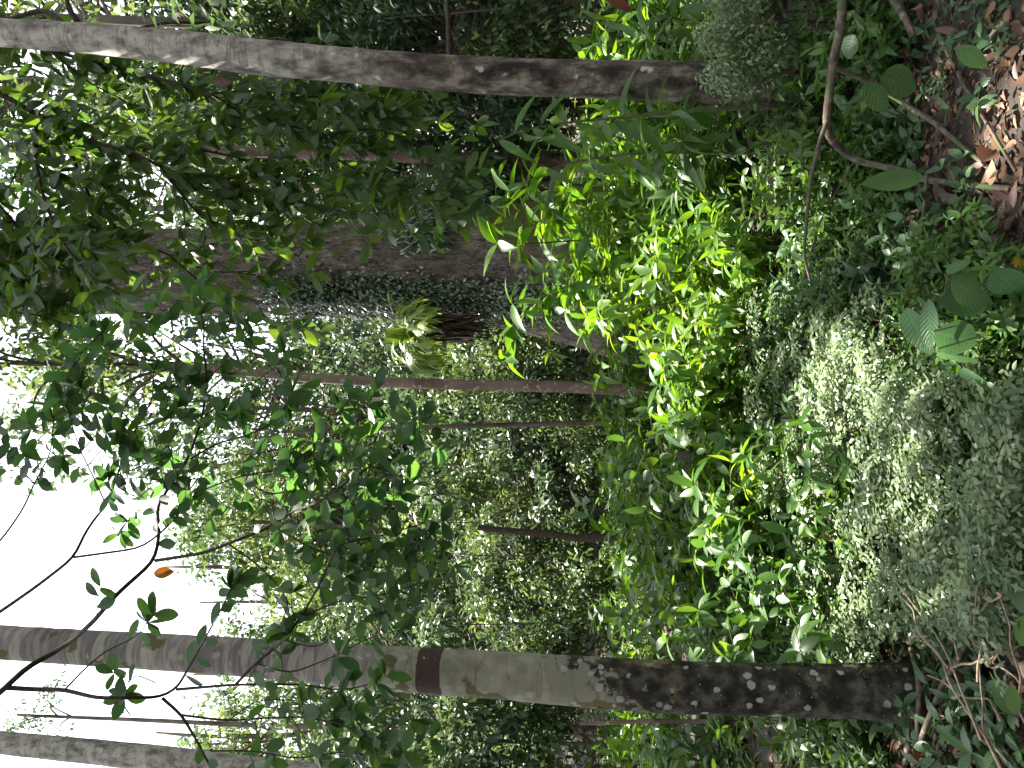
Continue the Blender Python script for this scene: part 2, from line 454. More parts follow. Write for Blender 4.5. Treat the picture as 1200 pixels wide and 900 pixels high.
def resample(pts, spacing):
    pts = np.asarray(pts, float); seg = np.linalg.norm(np.diff(pts, axis=0), axis=1); s = np.concatenate([[0], np.cumsum(seg)])
    n = max(2, int(s[-1] / spacing) + 1); q = np.linspace(0, s[-1], n)
    P = np.stack([np.interp(q, s, pts[:, k]) for k in range(3)], 1)
    return P, unit(np.gradient(P, axis=0))

def smooth_path(pts, n=24):
    pts = np.asarray(pts, float); s = np.concatenate([[0], np.cumsum(np.linalg.norm(np.diff(pts, axis=0), axis=1))])
    q = np.linspace(0, s[-1], n * 2)
    P = np.stack([np.interp(q, s, pts[:, k]) for k in range(pts.shape[1])], 1)
    for _ in range(2):
        P[1:-1] = (P[:-2] + 2 * P[1:-1] + P[2:]) / 4
    return P

def leaves_on(G, path, spacing, L, W, tm, start=.1, ang=rad(55), lift=.0, droop=.2, jit=.25, fold=.22, up=(0, 0, 1), nj=.35, whorl=0):
    P, Tn = resample(path, spacing); k = int(len(P) * start); P, Tn = P[k:], Tn[k:]
    if len(P) == 0: return
    n = len(P)
    side = unit(np.cross(Tn, np.tile(np.asarray(up, float) + rng.normal(0, .15, 3), (n, 1))) + 1e-6)
    sg = np.where(np.arange(n) % 2 == 0, 1, -1)[:, None]
    D = Tn * math.cos(ang) + side * sg * math.sin(ang) + np.array([0, 0, lift]) + rng.normal(0, jit, (n, 3))
    Nn = np.tile(np.asarray(up, float), (n, 1)) + rng.normal(0, nj, (n, 3))
    sz = rng.uniform(.75, 1.15, n)
    G.leaves(P, D, Nn, L * sz, W * sz, tm, fold, droop + rng.normal(0, .08, n))
    # tip
    if whorl:
        m_ = whorl; tp = np.tile(np.asarray(path)[-1], (m_, 1)); a = rng.uniform(0, 6.28) + np.arange(m_) * 6.283 / m_ + rng.normal(0, .25, m_)
        tt = Tn[-1]; u1 = unit(np.cross(tt, [.3, .2, .9])); v1 = np.cross(tt, u1)
        D = tt * .55 + np.cos(a)[:, None] * u1 + np.sin(a)[:, None] * v1 + np.array([0, 0, lift])
        sz = rng.uniform(.75, 1.15, m_)
        G.leaves(tp, D, np.array([0, 0, 1]) * .8 + tt * .4 + rng.normal(0, nj, (m_, 3)), L * sz, W * sz, tm, fold, droop)

def shrub_geo(stems, height, spread, L, W, tm, spacing=.09, twigs=6, twig_len=.35, lean=.35, grav=-.12, r=.008, start=.25,
              droop=.25, ang=rad(55), lift=0., whorl=3, jit=.25):
    Wd, Lf = Geo(), Geo()
    for s in range(stems):
        Lf.bias = rng.uniform(0, .55)
        a = rng.uniform(0, 6.283); b = np.array([math.cos(a), math.sin(a), 0]) * rng.uniform(0, spread * .25)
        h = height * rng.uniform(.6, 1.05); d = np.array([math.cos(a) * lean, math.sin(a) * lean, 1]) + rng.normal(0, .12, 3)
        p = twig_path(b, d, h, 9, .22, grav)
        Wd.tube(p, np.linspace(r, r * .35, 9), 5)
        leaves_on(Lf, p, spacing * 1.3, L, W, tm, start, ang, lift, droop, jit, whorl=whorl)
        for k in range(twigs):
            f = rng.uniform(start, .95); q = p[min(8, int(f * 8))]
            a2 = rng.uniform(0, 6.283); d2 = np.array([math.cos(a2), math.sin(a2), rng.uniform(-.1, .7)])
            tp = twig_path(q, d2, twig_len * rng.uniform(.5, 1.1), 5, .25, grav)
            Wd.tube(tp, np.linspace(r * .5, r * .2, 5), 4)
            leaves_on(Lf, tp, spacing, L, W, tm, .15, ang, lift, droop, jit, whorl=whorl)
    return Wd, Lf

def shrub(name, label, loc, geo, wood, leaf, cat='shrub', group=None):
    r = empty(name, loc, label, cat, group)
    geo[0].build('stems', wood, r); geo[1].build('leaves', leaf, r); return r

def clump_leaves(Lf, cen, rad_, n, L, W, tm, flat=.6, droop=.2):
    """a twig spray: leaves scattered round a centre, hanging outwards"""
    o = rng.normal(0, 1, (n, 3)); o = unit(o) * (rng.random((n, 1)) ** .45); o[:, 2] *= flat
    P = cen + o * rad_
    D = o + rng.normal(0, .6, (n, 3)) + np.array([0, 0, -.35])
    Nn = np.array([0, 0, 1.]) + o * .6 + rng.normal(0, .45, (n, 3))
    sz = rng.uniform(.6, 1.2, n)
    base = rng.random()
    Lf.leaves(P, D, Nn, L * sz, W * sz, tm, .25, droop, np.clip(base * .75 + rng.random(n) * .25, 0, 1))

def tree_geo(height, crown_r, crown_lo, clumps, per, L, W, trunk_r, tm=T_FAR, shell=.35, clump_r=.7, limbs=.5, lean=.04):
    Tk, Cr = Geo(), Geo()
    n = 14; z = np.linspace(-.3, height * .95, n)
    ph = rng.uniform(0, 6.28, 2)
    cx = lean * z * math.cos(ph[0]) + .12 * np.sin(z * .6 + ph[1]); cy = lean * z * math.sin(ph[0]) + .12 * np.cos(z * .5 + ph[0])
    tp = np.stack([cx, cy, z], 1); Tk.tube(tp, trunk_r * np.linspace(1.15, .25, n), 9, wob=.04)
    zc = (height + crown_lo) / 2; hz = (height - crown_lo) / 2
    nsup = max(7, clumps // 9); sup = []
    for k in range(nsup):
        sup.append(unit(rng.normal(0, 1, 3)) * (shell + (1 - shell) * rng.random() ** .6))
    for k in range(clumps):
        o = sup[k % nsup] + rng.normal(0, .15, 3) * [1, 1, .7 * crown_r / hz]
        zz = zc + o[2] * hz; i0 = np.clip(np.interp(zz - crown_r * .4, z, np.arange(n)), 2, n - 1)
        tx, ty = np.interp(zz, z, cx), np.interp(zz, z, cy)
        c = np.array([tx + o[0] * crown_r, ty + o[1] * crown_r, zz])
        clump_leaves(Cr, c, clump_r * rng.uniform(.45, 1.15), per, L, W, T_MID if tm is T_FAR and height < 12 else tm)
        if rng.random() < limbs:
            st = np.array([np.interp(i0, np.arange(n), tp[:, q]) for q in range(3)])
            mid = (st + c) / 2 + rng.normal(0, .15, 3) + np.array([0, 0, -.15])
            Tk.tube(smooth_path([st, mid, c], 5), np.linspace(trunk_r * .25, trunk_r * .05, 10), 5)
    return Tk, Cr

def tree(name, label, loc, geo, bark, leaf, cat='tree', group=None):
    r = empty(name, loc, label, cat, group)
    geo[0].build('trunk', bark, r); geo[1].build('crown', leaf, r); return r

def trunk_geo(G, pts, D, sides=28, wob=.012, n=70, Dtop=None, below=.4):
    """pts: (x, y, half width) in photograph pixels along the trunk, from the top down"""
    arr = []
    for k, (x, y, hw) in enumerate(pts):
        d = D if Dtop is None else D + (Dtop - D) * (1 - k / (len(pts) - 1))
        p = at(x, y, d); arr.append([*p, hw * px(d / math.cos(0.1))])
    arr = smooth_path(np.array(arr), n // 2)
    P, R = arr[:, :3], arr[:, 3]
    z0 = float(ground_h(P[-1, 0], P[-1, 1]))
    G.tube(P[::-1], R[::-1], sides, wob=wob)
    return P[::-1], R[::-1]

def shade_over(x, y, h):
    """where a crown at height h has to spread to shade the ground at x, y"""
    return (x + S[0] / S[2] * h, y + S[1] / S[2] * h, h)
# holes cut in the overhead crowns to put sun on set points (pixel x, y, distance, radius in metres)
GAPS = [(790, 330, 6.5, 1.35), (850, 400, 5.6, .8), (720, 260, 7.2, .9), (600, 300, 8.0, .7), (790, 640, 4.6, .65), (740, 690, 4.6, .6), (850, 620, 4.4, .5), (890, 300, 5.2, .8), (1125, 370, 2.1, .40), (1045, 105, 2.6, .16), (1040, 215, 2.6, .12),
        (1150, 160, 2.75, .28), (950, 450, 3.7, .40), (1000, 560, 3.2, .22), (960, 690, 3.7, .35), (845, 60, 4.2, .25), (640, 40, 7, .9),
        (480, 405, 10.3, .5), (560, 520, 14, 1.5), (900, 250, 4.4, .35), (1120, 400, 2.7, .16), (560, 180, 8.0, .4), (880, 480, 4.2, .4),
        (480, 780, 3.6, .25), (260, 60, 5, .5)]
GP = [(at(x, y, D), r) for x, y, D, r in GAPS]
def lit_gap(P):
    P = np.asarray(P); keep = np.ones(len(P), bool)
    for g_, r in GP:
        v = P - g_; d = np.linalg.norm(v - np.outer(v @ S, S), axis=1)
        keep &= d > r
    return keep

def shade_crown(Cr, Tk, start, centre, rx, ry, rz, clumps, per, L=.30, W=.14):  # leaf mass out of view, shaped to shade what lies below
    for k in range(clumps):
        a = rng.uniform(0, 6.283); q = math.sqrt(rng.random())
        c = np.array([centre[0] + rx * q * math.cos(a), centre[1] + ry * q * math.sin(a), centre[2] + rng.uniform(-rz, rz)])
        if c[1] > 0 and (c[2] - CAM_Z - 1.3) / c[1] < .84 and abs(c[0]) / c[1] < .64: continue
        n = per; o = unit(rng.normal(0, 1, (n, 3))) * (rng.random((n, 1)) ** .45); o[:, 2] *= .5
        P = c + o * 1.1; kp = lit_gap(P); P, o = P[kp], o[kp]; n = len(P)
        if n:
            sz = rng.uniform(.7, 1.2, n)
            Cr.leaves(P, o + rng.normal(0, .6, (n, 3)) + [0, 0, -.3], np.array([0, 0, 1.]) + rng.normal(0, .4, (n, 3)), L * sz, W * sz, T_FAR)
        if k % 6 == 0:
            mid = (np.asarray(start) + c) / 2 + [0, 0, .8]
            Tk.tube(smooth_path([start, mid, c], 6), np.linspace(.07, .02, 12), 5)

# ------------------------------------------------------------------ the large trees
rng = np.random.default_rng(101)
# right tree: pale grey leaning trunk
RTREE = [(-120, 30, 15.5), (0, 38.5, 16.5), (100, 44.5, 17.5), (200, 54, 19), (300, 67, 20.5), (400, 76, 19.5), (500, 85, 20.5), (600, 90, 20.5),
         (700, 93, 21), (800, 96, 22), (860, 98, 24), (900, 99, 29)]
D_R = 4.8
r = empty('tree', base_at(880, 98, D_R), 'slender leaning tree with smooth pale grey trunk, brown lower down', 'tree')
Tk = Geo(); P, R = trunk_geo(Tk, RTREE, D_R, 32)
top = P[-1]; up_d = unit(P[-1] - P[-8])
hi = np.array([top + up_d * s + np.array([0, .01, 0]) * s * s for s in np.linspace(.05, 10, 12)])
Tk.tube(hi, np.linspace(R[-1], .03, 12), 16)
# side branches near the top edge of the picture
loc0 = np.array(r.location)
for pl in [[(82, 40, 0), (70, 22, .05), (50, 10, .1), (20, 20, .15), (-30, 34, .2)], [(95, 32, 0), (80, 10, .0), (76, -20, .1)],
           [(527, 78, 0), (526, 40, .05), (524, 0, .1), (523, -30, .1)]]:
    pp = smooth_path([at(x, y, D_R + d) for x, y, d in pl], 8); Br = Geo(); Br.tube(pp, np.linspace(.022, .010, len(pp)), 7)
    Br.build('branch', M['twig'], r, local=loc0)
Tk.build('trunk', M['grey'], r, local=loc0)
Cr = Geo(); Lb = Geo(); shade_crown(Cr, Lb, hi[-4], shade_over(2.2, 4.5, 13.5), 4.5, 4.5, 1.6, 60, 150)
Cr.build('crown', M['mid'], r, local=loc0); Lb.build('limbs', M['bgbark'], r, local=loc0)  # unseen crown, shifted sunwards to shade the right foreground

# left tree: mottled flaking trunk, near
LTREE = [(-140, 744, 19), (0, 752.5, 20), (100, 759, 20.5), (200, 764.5, 21), (330, 773, 22.5), (430, 782, 24.5), (500, 786, 25.5), (600, 792, 26.5),
         (700, 800, 28), (800, 805.5, 28.5), (900, 808, 28.5), (1000, 810, 29), (1040, 810.5, 31), (1075, 811, 37), (1110, 812, 56)]
D_L = 3.55
r = empty('tree', base_at(1070, 811, D_L), 'near tree with mottled flaking bark, white lichen and one dark ring', 'tree')
loc0 = np.array(r.location)
Tk = Geo(); P, R = trunk_geo(Tk, LTREE, D_L, 40)
top = P[-1]; up_d = unit(P[-1] - P[-8])
hi = np.array([top + up_d * s for s in np.linspace(.05, 11, 12)]); Tk.tube(hi, np.linspace(R[-1], .03, 12), 16)
Tk.build('trunk', M['mottled'], r, local=loc0)
Cr = Geo(); Lb = Geo(); shade_crown(Cr, Lb, hi[-3], shade_over(-1.2, 3.5, 14.5), 5, 4.5, 1.6, 85, 150)
Cr.build('crown', M['mid'], r, local=loc0); Lb.build('limbs', M['bgbark'], r, local=loc0)  # crown above the frame, spread where it shades the near plants

# far left pale trunk
D_F = 8.5
r = empty('tree', base_at(700, 960, D_F), 'grey trunk crossing the bright sky at the left of the mottled tree', 'tree')
loc0 = np.array(r.location)
Tk = Geo(); trunk_geo(Tk, [(-260, 838, 11), (0, 870, 13), (160, 886, 14.5), (400, 915, 15.5), (700, 950, 17), (860, 965, 20)], D_F, 20)
Tk.build('trunk', M['grey'], r, local=loc0)
top = at(-260, 838, D_F); Cr = Geo(); Lb = Geo(); shade_crown(Cr, Lb, top, shade_over(-2.0, 8.5, 14), 3.5, 3.0, 1.5, 35, 150)
Cr.build('crown', M['mid'], r, local=loc0); Lb.build('limbs', M['bgbark'], r, local=loc0)  # crown kept out of frame, placed to shade the left middle ground

# the giant: buttressed, mossy
D_B = 11.0
BIG = [(-200, 321, 47), (100, 319, 50), (200, 319, 51), (300, 318, 53), (400, 317, 54), (480, 315, 57), (540, 313, 62), (600, 317, 68), (660, 320, 76), (720, 322, 86), (790, 324, 100), (850, 324, 118)]
r = empty('giant_tree', base_at(760, 320, D_B), 'huge old rainforest tree with thick mossy fissured trunk and buttresses', 'tree')
loc0 = np.array(r.location)
arr = np.array([[*at(x, y, D_B), hw * px(D_B)] for x, y, hw in BIG]); arr = smooth_path(arr, 60)[::-1]
th = np.linspace(0, 2 * np.pi, 96, endpoint=False); nn = len(arr)
lob = np.zeros((nn, 96)); zz = arr[:, 2]
for ang_, amp, wd in [(rad(188), .55, .30), (rad(355), .55, .32), (rad(292), .35, .30), (rad(245), .42, .26), (rad(90), .5, .4), (rad(325), .25, .2)]:
    dd = np.angle(np.exp(1j * (th - ang_)))
    lob += amp * np.exp(-(dd / wd) ** 2)[None] * (np.clip((3.4 - zz) / 3.4, 0, 1.3) ** 1.8)[:, None]
flut = .05 * np.sin(th * 5 + 1)[None] + .035 * np.sin(th[None] * 9 + zz[:, None] * .7) + .02 * np.sin(th[None] * 17 + zz[:, None] * 2.1)
# an oval hump on the left flank above the fern
hump = .16 * np.exp(-((np.angle(np.exp(1j * (th - rad(205)))) / .35) ** 2))[None] * np.exp(-((zz - at(480, 360, D_B)[2]) / .55) ** 2)[:, None]
rr = arr[:, 3][:, None] * (1.0 + flut + hump) + lob * .8 + rng.normal(0, .008, (nn, 96))
V = np.stack([arr[:, 0][:, None] + rr * np.cos(th), arr[:, 1][:, None] + rr * np.sin(th) * .9, np.repeat(zz[:, None], 96, 1)], -1)
BIGV = V.copy(); BIGZ = zz
i = np.arange(nn - 1)[:, None]; j = np.arange(96)[None]
q = np.stack([i * 96 + j, i * 96 + (j + 1) % 96, (i + 1) * 96 + (j + 1) % 96, (i + 1) * 96 + j], -1).reshape(-1, 4)
Tk = Geo(); Tk.add(V.reshape(-1, 3), [q], np.zeros(nn * 96), np.zeros((nn * 96, 2)))
top = arr[-1][:3]
hi = np.array([top + np.array([0, 0, 1]) * s for s in np.linspace(-.1, 9, 8)]); Tk.tube(hi, np.linspace(arr[-1][3], .2, 8), 20)
Tk.build('trunk', M['big'], r, local=loc0)
Cr = Geo(); Lb = Geo(); shade_crown(Cr, Lb, hi[-2], shade_over(2.2, 9.5, 18.0), 4.5, 3, 2, 45, 170, .34, .16)
Cr.build('crown', M['mid'], r, local=loc0); Lb.build('limbs', M['bgbark'], r, local=loc0)  # unseen crown, set to throw shade in front of the giant

def big_surface(x, y):
    """point of the giant trunk's near surface seen at a pixel, with its outward normal"""
    best = None
    for D in np.arange(8.6, 11.4, .03):
        p = at(x, y, D); k = int(np.argmin(np.abs(BIGZ - p[2])))
        ctr = arr[k, :3]; v = p[:2] - ctr[:2]; a = math.atan2(v[1] / .9, v[0]) % (2 * math.pi)
        rad_ = rr[k, int(a / (2 * math.pi) * 96) % 96]
        if math.hypot(v[0], v[1] / .9) <= rad_:
            return p, unit(np.array([v[0], v[1], 0.05]))
    return None, None

# slim trunks among the forest behind
def slim(name, label, pts, D, mat, sides=12, basey=None, extra=None, cat='tree'):
    x, y, _ = pts[-1]
    r = empty(name, base_at(x, y, D), label, cat); loc0 = np.array(r.location)
    b = r.location; G = Geo(); P, R = trunk_geo(G, pts, D, sides)
    if P[0][2] > b[2] - .1:
        G.tube([P[0] + [0, 0, .02], (b[0], b[1], b[2] - .2)], [R[0], R[0] * 1.2], sides)
    G.build('trunk', mat, r, local=loc0)
    return r, loc0
def crown_for(r, loc0, centre, rx, rz, clumps, per, L, W, mat, tm=T_FAR, cr=.7):
    Cr, Lb = Geo(), Geo()
    for k in range(clumps):
        o = unit(rng.normal(0, 1, 3)) * rng.random() ** .5
        clump_leaves(Cr, np.asarray(centre) + o * [rx, rx, rz], cr * rng.uniform(.6, 1.2), per, L, W, tm)
        if k % 3 == 0:
            c = np.asarray(centre) + o * [rx, rx, rz]; s0 = np.array([centre[0], centre[1], c[2] - .5])
            Lb.tube(smooth_path([s0, (s0 + c) / 2 + [0, 0, .2], c], 4), np.linspace(.03, .012, 8), 4)
    Cr.build('crown', mat, r, local=loc0); Lb.build('limbs', M['bgbark'], r, local=loc0)

r, l0 = slim('tree', 'slim tree with reddish pink trunk flecked with white behind the dark branch',
     [(30, 422, 2), (110, 426, 3.6), (250, 433, 4.8), (350, 442, 5.4), (450, 448, 6.2), (550, 451, 6.5), (650, 453, 6.8), (730, 456, 7.2), (800, 458, 7.6)], 9.0, M['pink'])
crown_for(r, l0, at(110, 428, 9.0), .9, 1.3, 46, 24, .12, .05, M['bg2'], T_MID, .42)
r, l0 = slim('tree', 'thin pinkish trunk glimpsed through leaves behind the leaning grey tree',
     [(-80, 172, 6), (90, 175, 6), (180, 177, 6.3), (300, 178, 6.5), (440, 182, 6.5), (530, 187, 6.8), (700, 193, 7)], 12, M['pink'])
r, l0 = slim('sapling', 'very thin pale stem beside the reddish pink trunk', [(330, 506, 2), (510, 500, 2.5), (640, 497, 3), (740, 494, 3.4)], 12, M['bgbark'])
r, l0 = slim('dead_tree', 'dark slender trunk standing in shade in front of the small-leaved bushes', [(560, 618, 3.2), (573, 620, 3.6), (653, 627, 4.2), (677, 631, 4.4), (747, 628, 4.8)], 10.5, M['twig'])
r, l0 = slim('sapling', 'thin reddish stem beside the mottled trunk low down', [(680, 848, 1.6), (690, 848, 2.0), (760, 845, 2.5), (900, 846, 2.6)], 6, M['pink'])

r, l0 = slim('tree', 'sparse fine-leaved tree against the white sky between the mottled trunk and the grey corner trunk', [(20, 838, 1.6), (150, 843, 2.4), (300, 850, 3), (650, 858, 4)], 20, M['bgbark'])
crown_for(r, l0, at(45, 838, 20), .9, 1.1, 16, 26, .13, .06, M['bg1'], T_MID, .45)
# ------------------------------------------------------------------ forest behind: individual trees from a few kinds
rng = np.random.default_rng(102)
bgk = []
def bgproto(label, loc, args, bark, leaf, grp):
    return tree('forest_tree', label, loc, tree_geo(**args), bark, leaf, group=grp)
PR = [
 dict(height=11, crown_r=3.0, crown_lo=1.0, clumps=150, per=30, L=.24, W=.10, trunk_r=.11),
 dict(height=14, crown_r=3.4, crown_lo=3.0, clumps=165, per=32, L=.26, W=.11, trunk_r=.15),
 dict(height=8, crown_r=2.6, crown_lo=.3, clumps=140, per=34, L=.22, W=.09, trunk_r=.08),
 dict(height=17, crown_r=3.6, crown_lo=5.5, clumps=150, per=34, L=.28, W=.12, trunk_r=.18),
 dict(height=5, crown_r=1.7, crown_lo=.2, clumps=85, per=34, L=.17, W=.07, trunk_r=.04, clump_r=.55),
 dict(height=6, crown_r=1.9, crown_lo=.3, clumps=75, per=30, L=.30, W=.10, trunk_r=.05, clump_r=.75),
]
LEAVES = ['bg1', 'bg2', 'bg3', 'bg1', 'bg2', 'bg1']
protos = []
def bgtree(kind, x, y, D, rz, sc, leafset=None, label='', group=''):
    loc = base_at(x, y, D)
    while len(protos) <= kind: protos.append(None)
    if protos[kind] is None:
        protos[kind] = bgproto(label, loc, PR[kind], M['bgbark'], M[LEAVES[kind]], group)
        protos[kind].rotation_euler = (0, 0, rz); protos[kind].scale = (sc,) * 3
        return protos[kind]
    return clone(protos[kind], loc, rz, sc, label, group)
# (kind, photo y, distance, scale): photo y small = right, large = left; tops follow the skyline of the photograph
BGT = [
 # behind the leaning grey tree, tall on the right
 (1, 20, 15, 1.15), (3, -60, 17, 1.2), (0, 120, 16, 1.1), (3, 95, 20, 1.25), (2, 60, 12, .8), (1, 190, 19, 1.05), (3, 230, 25, 1.15), (0, 210, 14.5, .85), (2, -40, 13, .9), (0, -140, 15, 1.1), (5, 130, 12.5, .8), (4, 10, 10.5, .8), (4, 60, 14, 1.3), (4, 170, 16, 1.5),
 # between the giant and the pink trunk
 (4, 400, 14.5, .9), (0, 430, 20, .75), (1, 395, 25, .85), (5, 450, 13.5, .6), (0, 375, 29, .95), (2, 345, 17.5, .85), (4, 425, 17, 1.1),
 # centre: lower in front, taller behind
 (4, 520, 13.0, .65), (0, 500, 20, .62), (5, 580, 14.5, .75), (0, 560, 22, .75), (1, 620, 24, 1.0), (4, 650, 12.8, .7), (4, 640, 18, 1.2), (1, 690, 26, 1.1), (1, 530, 31, 1.2), (3, 600, 36, 1.15), (0, 470, 34, 1.6),
 (1, 480, 27, 1.1), (1, 560, 28, 1.12), (3, 440, 31, 1.5), (4, 610, 16, .9), (4, 545, 17, 1.0), (5, 470, 16.5, .9), (4, 690, 21, 1.5), (4, 580, 25, 1.8), (4, 500, 24, 1.7),
 # behind and left of the mottled trunk
 (4, 730, 13, .7), (0, 720, 18, .65), (5, 800, 12.5, .7), (0, 780, 19, .8), (1, 770, 28, 1.12), (1, 650, 29, 1.15), (1, 730, 30, 1.15), (1, 590, 26, 1.05), (4, 870, 11.5, .8), (0, 860, 17, .8), (1, 850, 24, 1.05), (1, 820, 31, 1.2), (5, 920, 12, .9), (3, 900, 30, .95), (4, 690, 15.5, .8),
]
def zone(y):
    if y < 240: return 'behind the leaning grey tree', 'forest trees behind the leaning grey tree'
    if y < 480: return 'beside the giant trunk', 'forest trees beside the giant trunk'
    if y < 700: return 'behind the dark hanging branch', 'forest trees in the middle'
    return 'behind the mottled trunk', 'forest trees behind the mottled trunk'
KIND = ['slender green small-leaved tree', 'tall yellowish green tree', 'low bushy dark green tree', 'tall open-crowned green tree', 'small sunlit yellow-green bushy tree', 'small broad-leaved green tree']
for kd, y, D, sc in BGT:
    zl, zg = zone(y)
    bgtree(kd, 600, y, D, rng.uniform(0, 6.28), sc, label=KIND[kd] + ' ' + zl, group=zg)

# unseen trees added behind and beside the viewer to block skylight
for kd, x, y, sc in [(1, -5, -5, 1.1), (1, 0, -5.5, 1.15), (1, 5, -5, 1.1), (3, -9, -2, 1.1), (3, 8.5, -1, 1.1), (1, 2.5, -10, 1.3), (1, -3, -10, 1.3), (3, -7.5, -8, 1.2), (3, 7.5, -8, 1.2), (3, -10, 4, 1.1), (3, 10, 4.5, 1.1), (1, 8, 9, 1.1)]:
    clone(protos[kd], (x, y, float(ground_h(x, y))), rng.uniform(0, 6.28), sc, KIND[kd] + ' added unseen around the viewer to block skylight', 'added unseen trees around the viewer')
# the far forest, one mass, run on unseen all round to block low skylight
Cr = Geo()
for k in range(5600):
    a = rng.uniform(-180, 180) if k > 2900 else rng.uniform(-48, 48); q_ = rng.uniform(40, 66) if abs(a) < 48 else rng.uniform(24, 45); D = q_ * math.cos(rad(a)); x = q_ * math.sin(rad(a)); z0 = float(ground_h(x, D))
    hgt = 15 + 3.5 * math.sin(a * .35) + 2 * math.sin(a * .9 + 1) + (5 if a > 8 else 0)
    clump_leaves(Cr, np.array([x, D, z0 + rng.random() ** .8 * hgt]), rng.uniform(1.0, 1.9), 46, .42, .2, T_FAR)
tag(Cr.build('far_forest', M['bg3']), 'dense far rainforest behind the other trees, with an unseen ring added against low sky light', 'forest', kind='stuff')

# ------------------------------------------------------------------ dark overhanging branch in front (left half of the picture)
rng = np.random.default_rng(103)
D_O = 2.9
BR = [  # pixel polylines with start and end radius in pixels
 ([(-160, 905), (-60, 850), (0, 813), (30, 782), (60, 767), (83, 752), (110, 728), (133, 700), (157, 678), (182, 657), (187, 620), (183, 593), (220, 540), (238, 487), (243, 443), (238, 407), (240, 383), (236, 368)], 5.2, 1.0),
 ([(182, 657), (240, 648), (267, 637), (320, 617), (340, 600), (370, 590), (400, 570), (433, 547), (457, 527), (473, 500), (481, 494)], 2.6, .8),
 ([(8, 806), (40, 808), (73, 808), (113, 818), (150, 818), (190, 817), (207, 807), (230, 767), (243, 743), (260, 713), (270, 690)], 3.6, .8),
 ([(207, 808), (277, 802), (357, 802), (400, 810), (440, 800)], 2.2, .8),
 ([(277, 801), (300, 777), (333, 750), (353, 723), (377, 680), (393, 643), (400, 637), (450, 627), (497, 613)], 2.2, .8),
 ([(353, 723), (400, 703), (433, 700), (467, 692), (492, 683)], 1.6, .7),
 ([(190, 818), (213, 838), (230, 867), (247, 900), (262, 930)], 2.4, 1.2),
 ([(213, 838), (267, 845), (300, 842), (350, 840), (400, 848), (440, 870)], 1.8, .7),
 ([(400, 815), (417, 843), (433, 867), (447, 897)], 1.4, .7),
 ([(77, 807), (100, 783), (123, 763), (157, 748), (173, 730)], 1.5, .6),
 ([(-40, 742), (0, 717), (43, 687), (87, 653), (100, 623), (117, 600), (125, 593), (137, 557), (160, 500), (180, 467), (180, 433)], 2.8, .8),
 ([(87, 653), (167, 642), (197, 617), (213, 597), (235, 575), (283, 557), (337, 550), (360, 540)], 1.8, .7),
 ([(-30, 660), (0, 635), (27, 597), (40, 567), (60, 530), (63, 493)], 1.7, .7),
 ([(223, 538), (253, 520), (300, 507), (327, 490), (343, 460)], 1.5, .7),
 ([(240, 487), (267, 467), (300, 447), (322, 430)], 1.3, .6),
 ([(267, 637), (300, 660), (330, 690), (345, 720)], 1.4, .6),
 ([(320, 617), (360, 640), (400, 655), (445, 668), (475, 655)], 1.4, .6),
 ([(300, 777), (340, 790), (390, 770), (430, 748), (470, 738)], 1.3, .6),
 ([(247, 880), (300, 880), (350, 890), (400, 880), (460, 890)], 1.4, .6),
 ([(340, 600), (350, 560), (365, 530), (385, 505), (400, 480)], 1.3, .6),
 ([(283, 557), (310, 580), (350, 575), (400, 600), (440, 598), (470, 580)], 1.2, .6),
 ([(160, 500), (140, 480), (120, 465), (95, 455)], 1.0, .6),
 ([(182, 800), (160, 790), (150, 800), (145, 815)], .9, .5),
 ([(125, 593), (110, 560), (95, 530), (85, 500), (80, 480)], 1.1, .5), ([(40, 567), (20, 545), (5, 520), (-10, 500)], 1.0, .5), ([(137, 557), (170, 545), (200, 520), (212, 490)], 1.1, .5),
 ([(160, 500), (190, 495), (215, 470), (225, 450)], 1.0, .5), ([(180, 433), (165, 410), (140, 395), (120, 390)], .9, .5), ([(238, 407), (215, 395), (200, 375)], .9, .5),
 ([(243, 443), (270, 420), (285, 400)], .9, .5), ([(60, 530), (90, 550), (115, 540), (140, 520)], .9, .5), ([(236, 368), (235, 350), (232, 338)], .8, .5), ([(220, 540), (190, 560), (165, 580), (150, 610)], .9, .5),
 ([(250, 520), (290, 535), (330, 525), (370, 540)], .9, .5), ([(333, 750), (370, 760), (410, 735), (440, 720)], 1.0, .5), ([(267, 845), (300, 820), (350, 820), (390, 835)], 1.0, .5),
]
base = base_at(900, 1100, 2.6)
ov = empty('understory_tree', base, 'small dark-leaved tree hanging its branch across the left half of the sky', 'tree')
loc0 = np.array(ov.location)
Tk = Geo()
r0 = at(-160, 905, D_O)
Tk.tube(smooth_path([base - [0, 0, .2], base + [.02, 0, 1.2], base + [.05, .1, 2.4], r0 + [-.35, -.05, -.25], r0], 14), np.linspace(.055, .018, 28), 10, wob=.02)
Tk.build('trunk', M['bgbark'], ov, local=loc0)
def sprig(p, d, ln):
    tp = twig_path(p, d, ln, 5, .3, -.05)
    Wd.tube(tp, np.linspace(.0022, .0012, 5), 4)
    leaves_on(Lf, tp, .050, .087, .045, T_OBO, .3, rad(60), 0, .1, .3, .15, up=(0, -.9, .5), nj=.42, whorl=int(rng.integers(2, 5)))
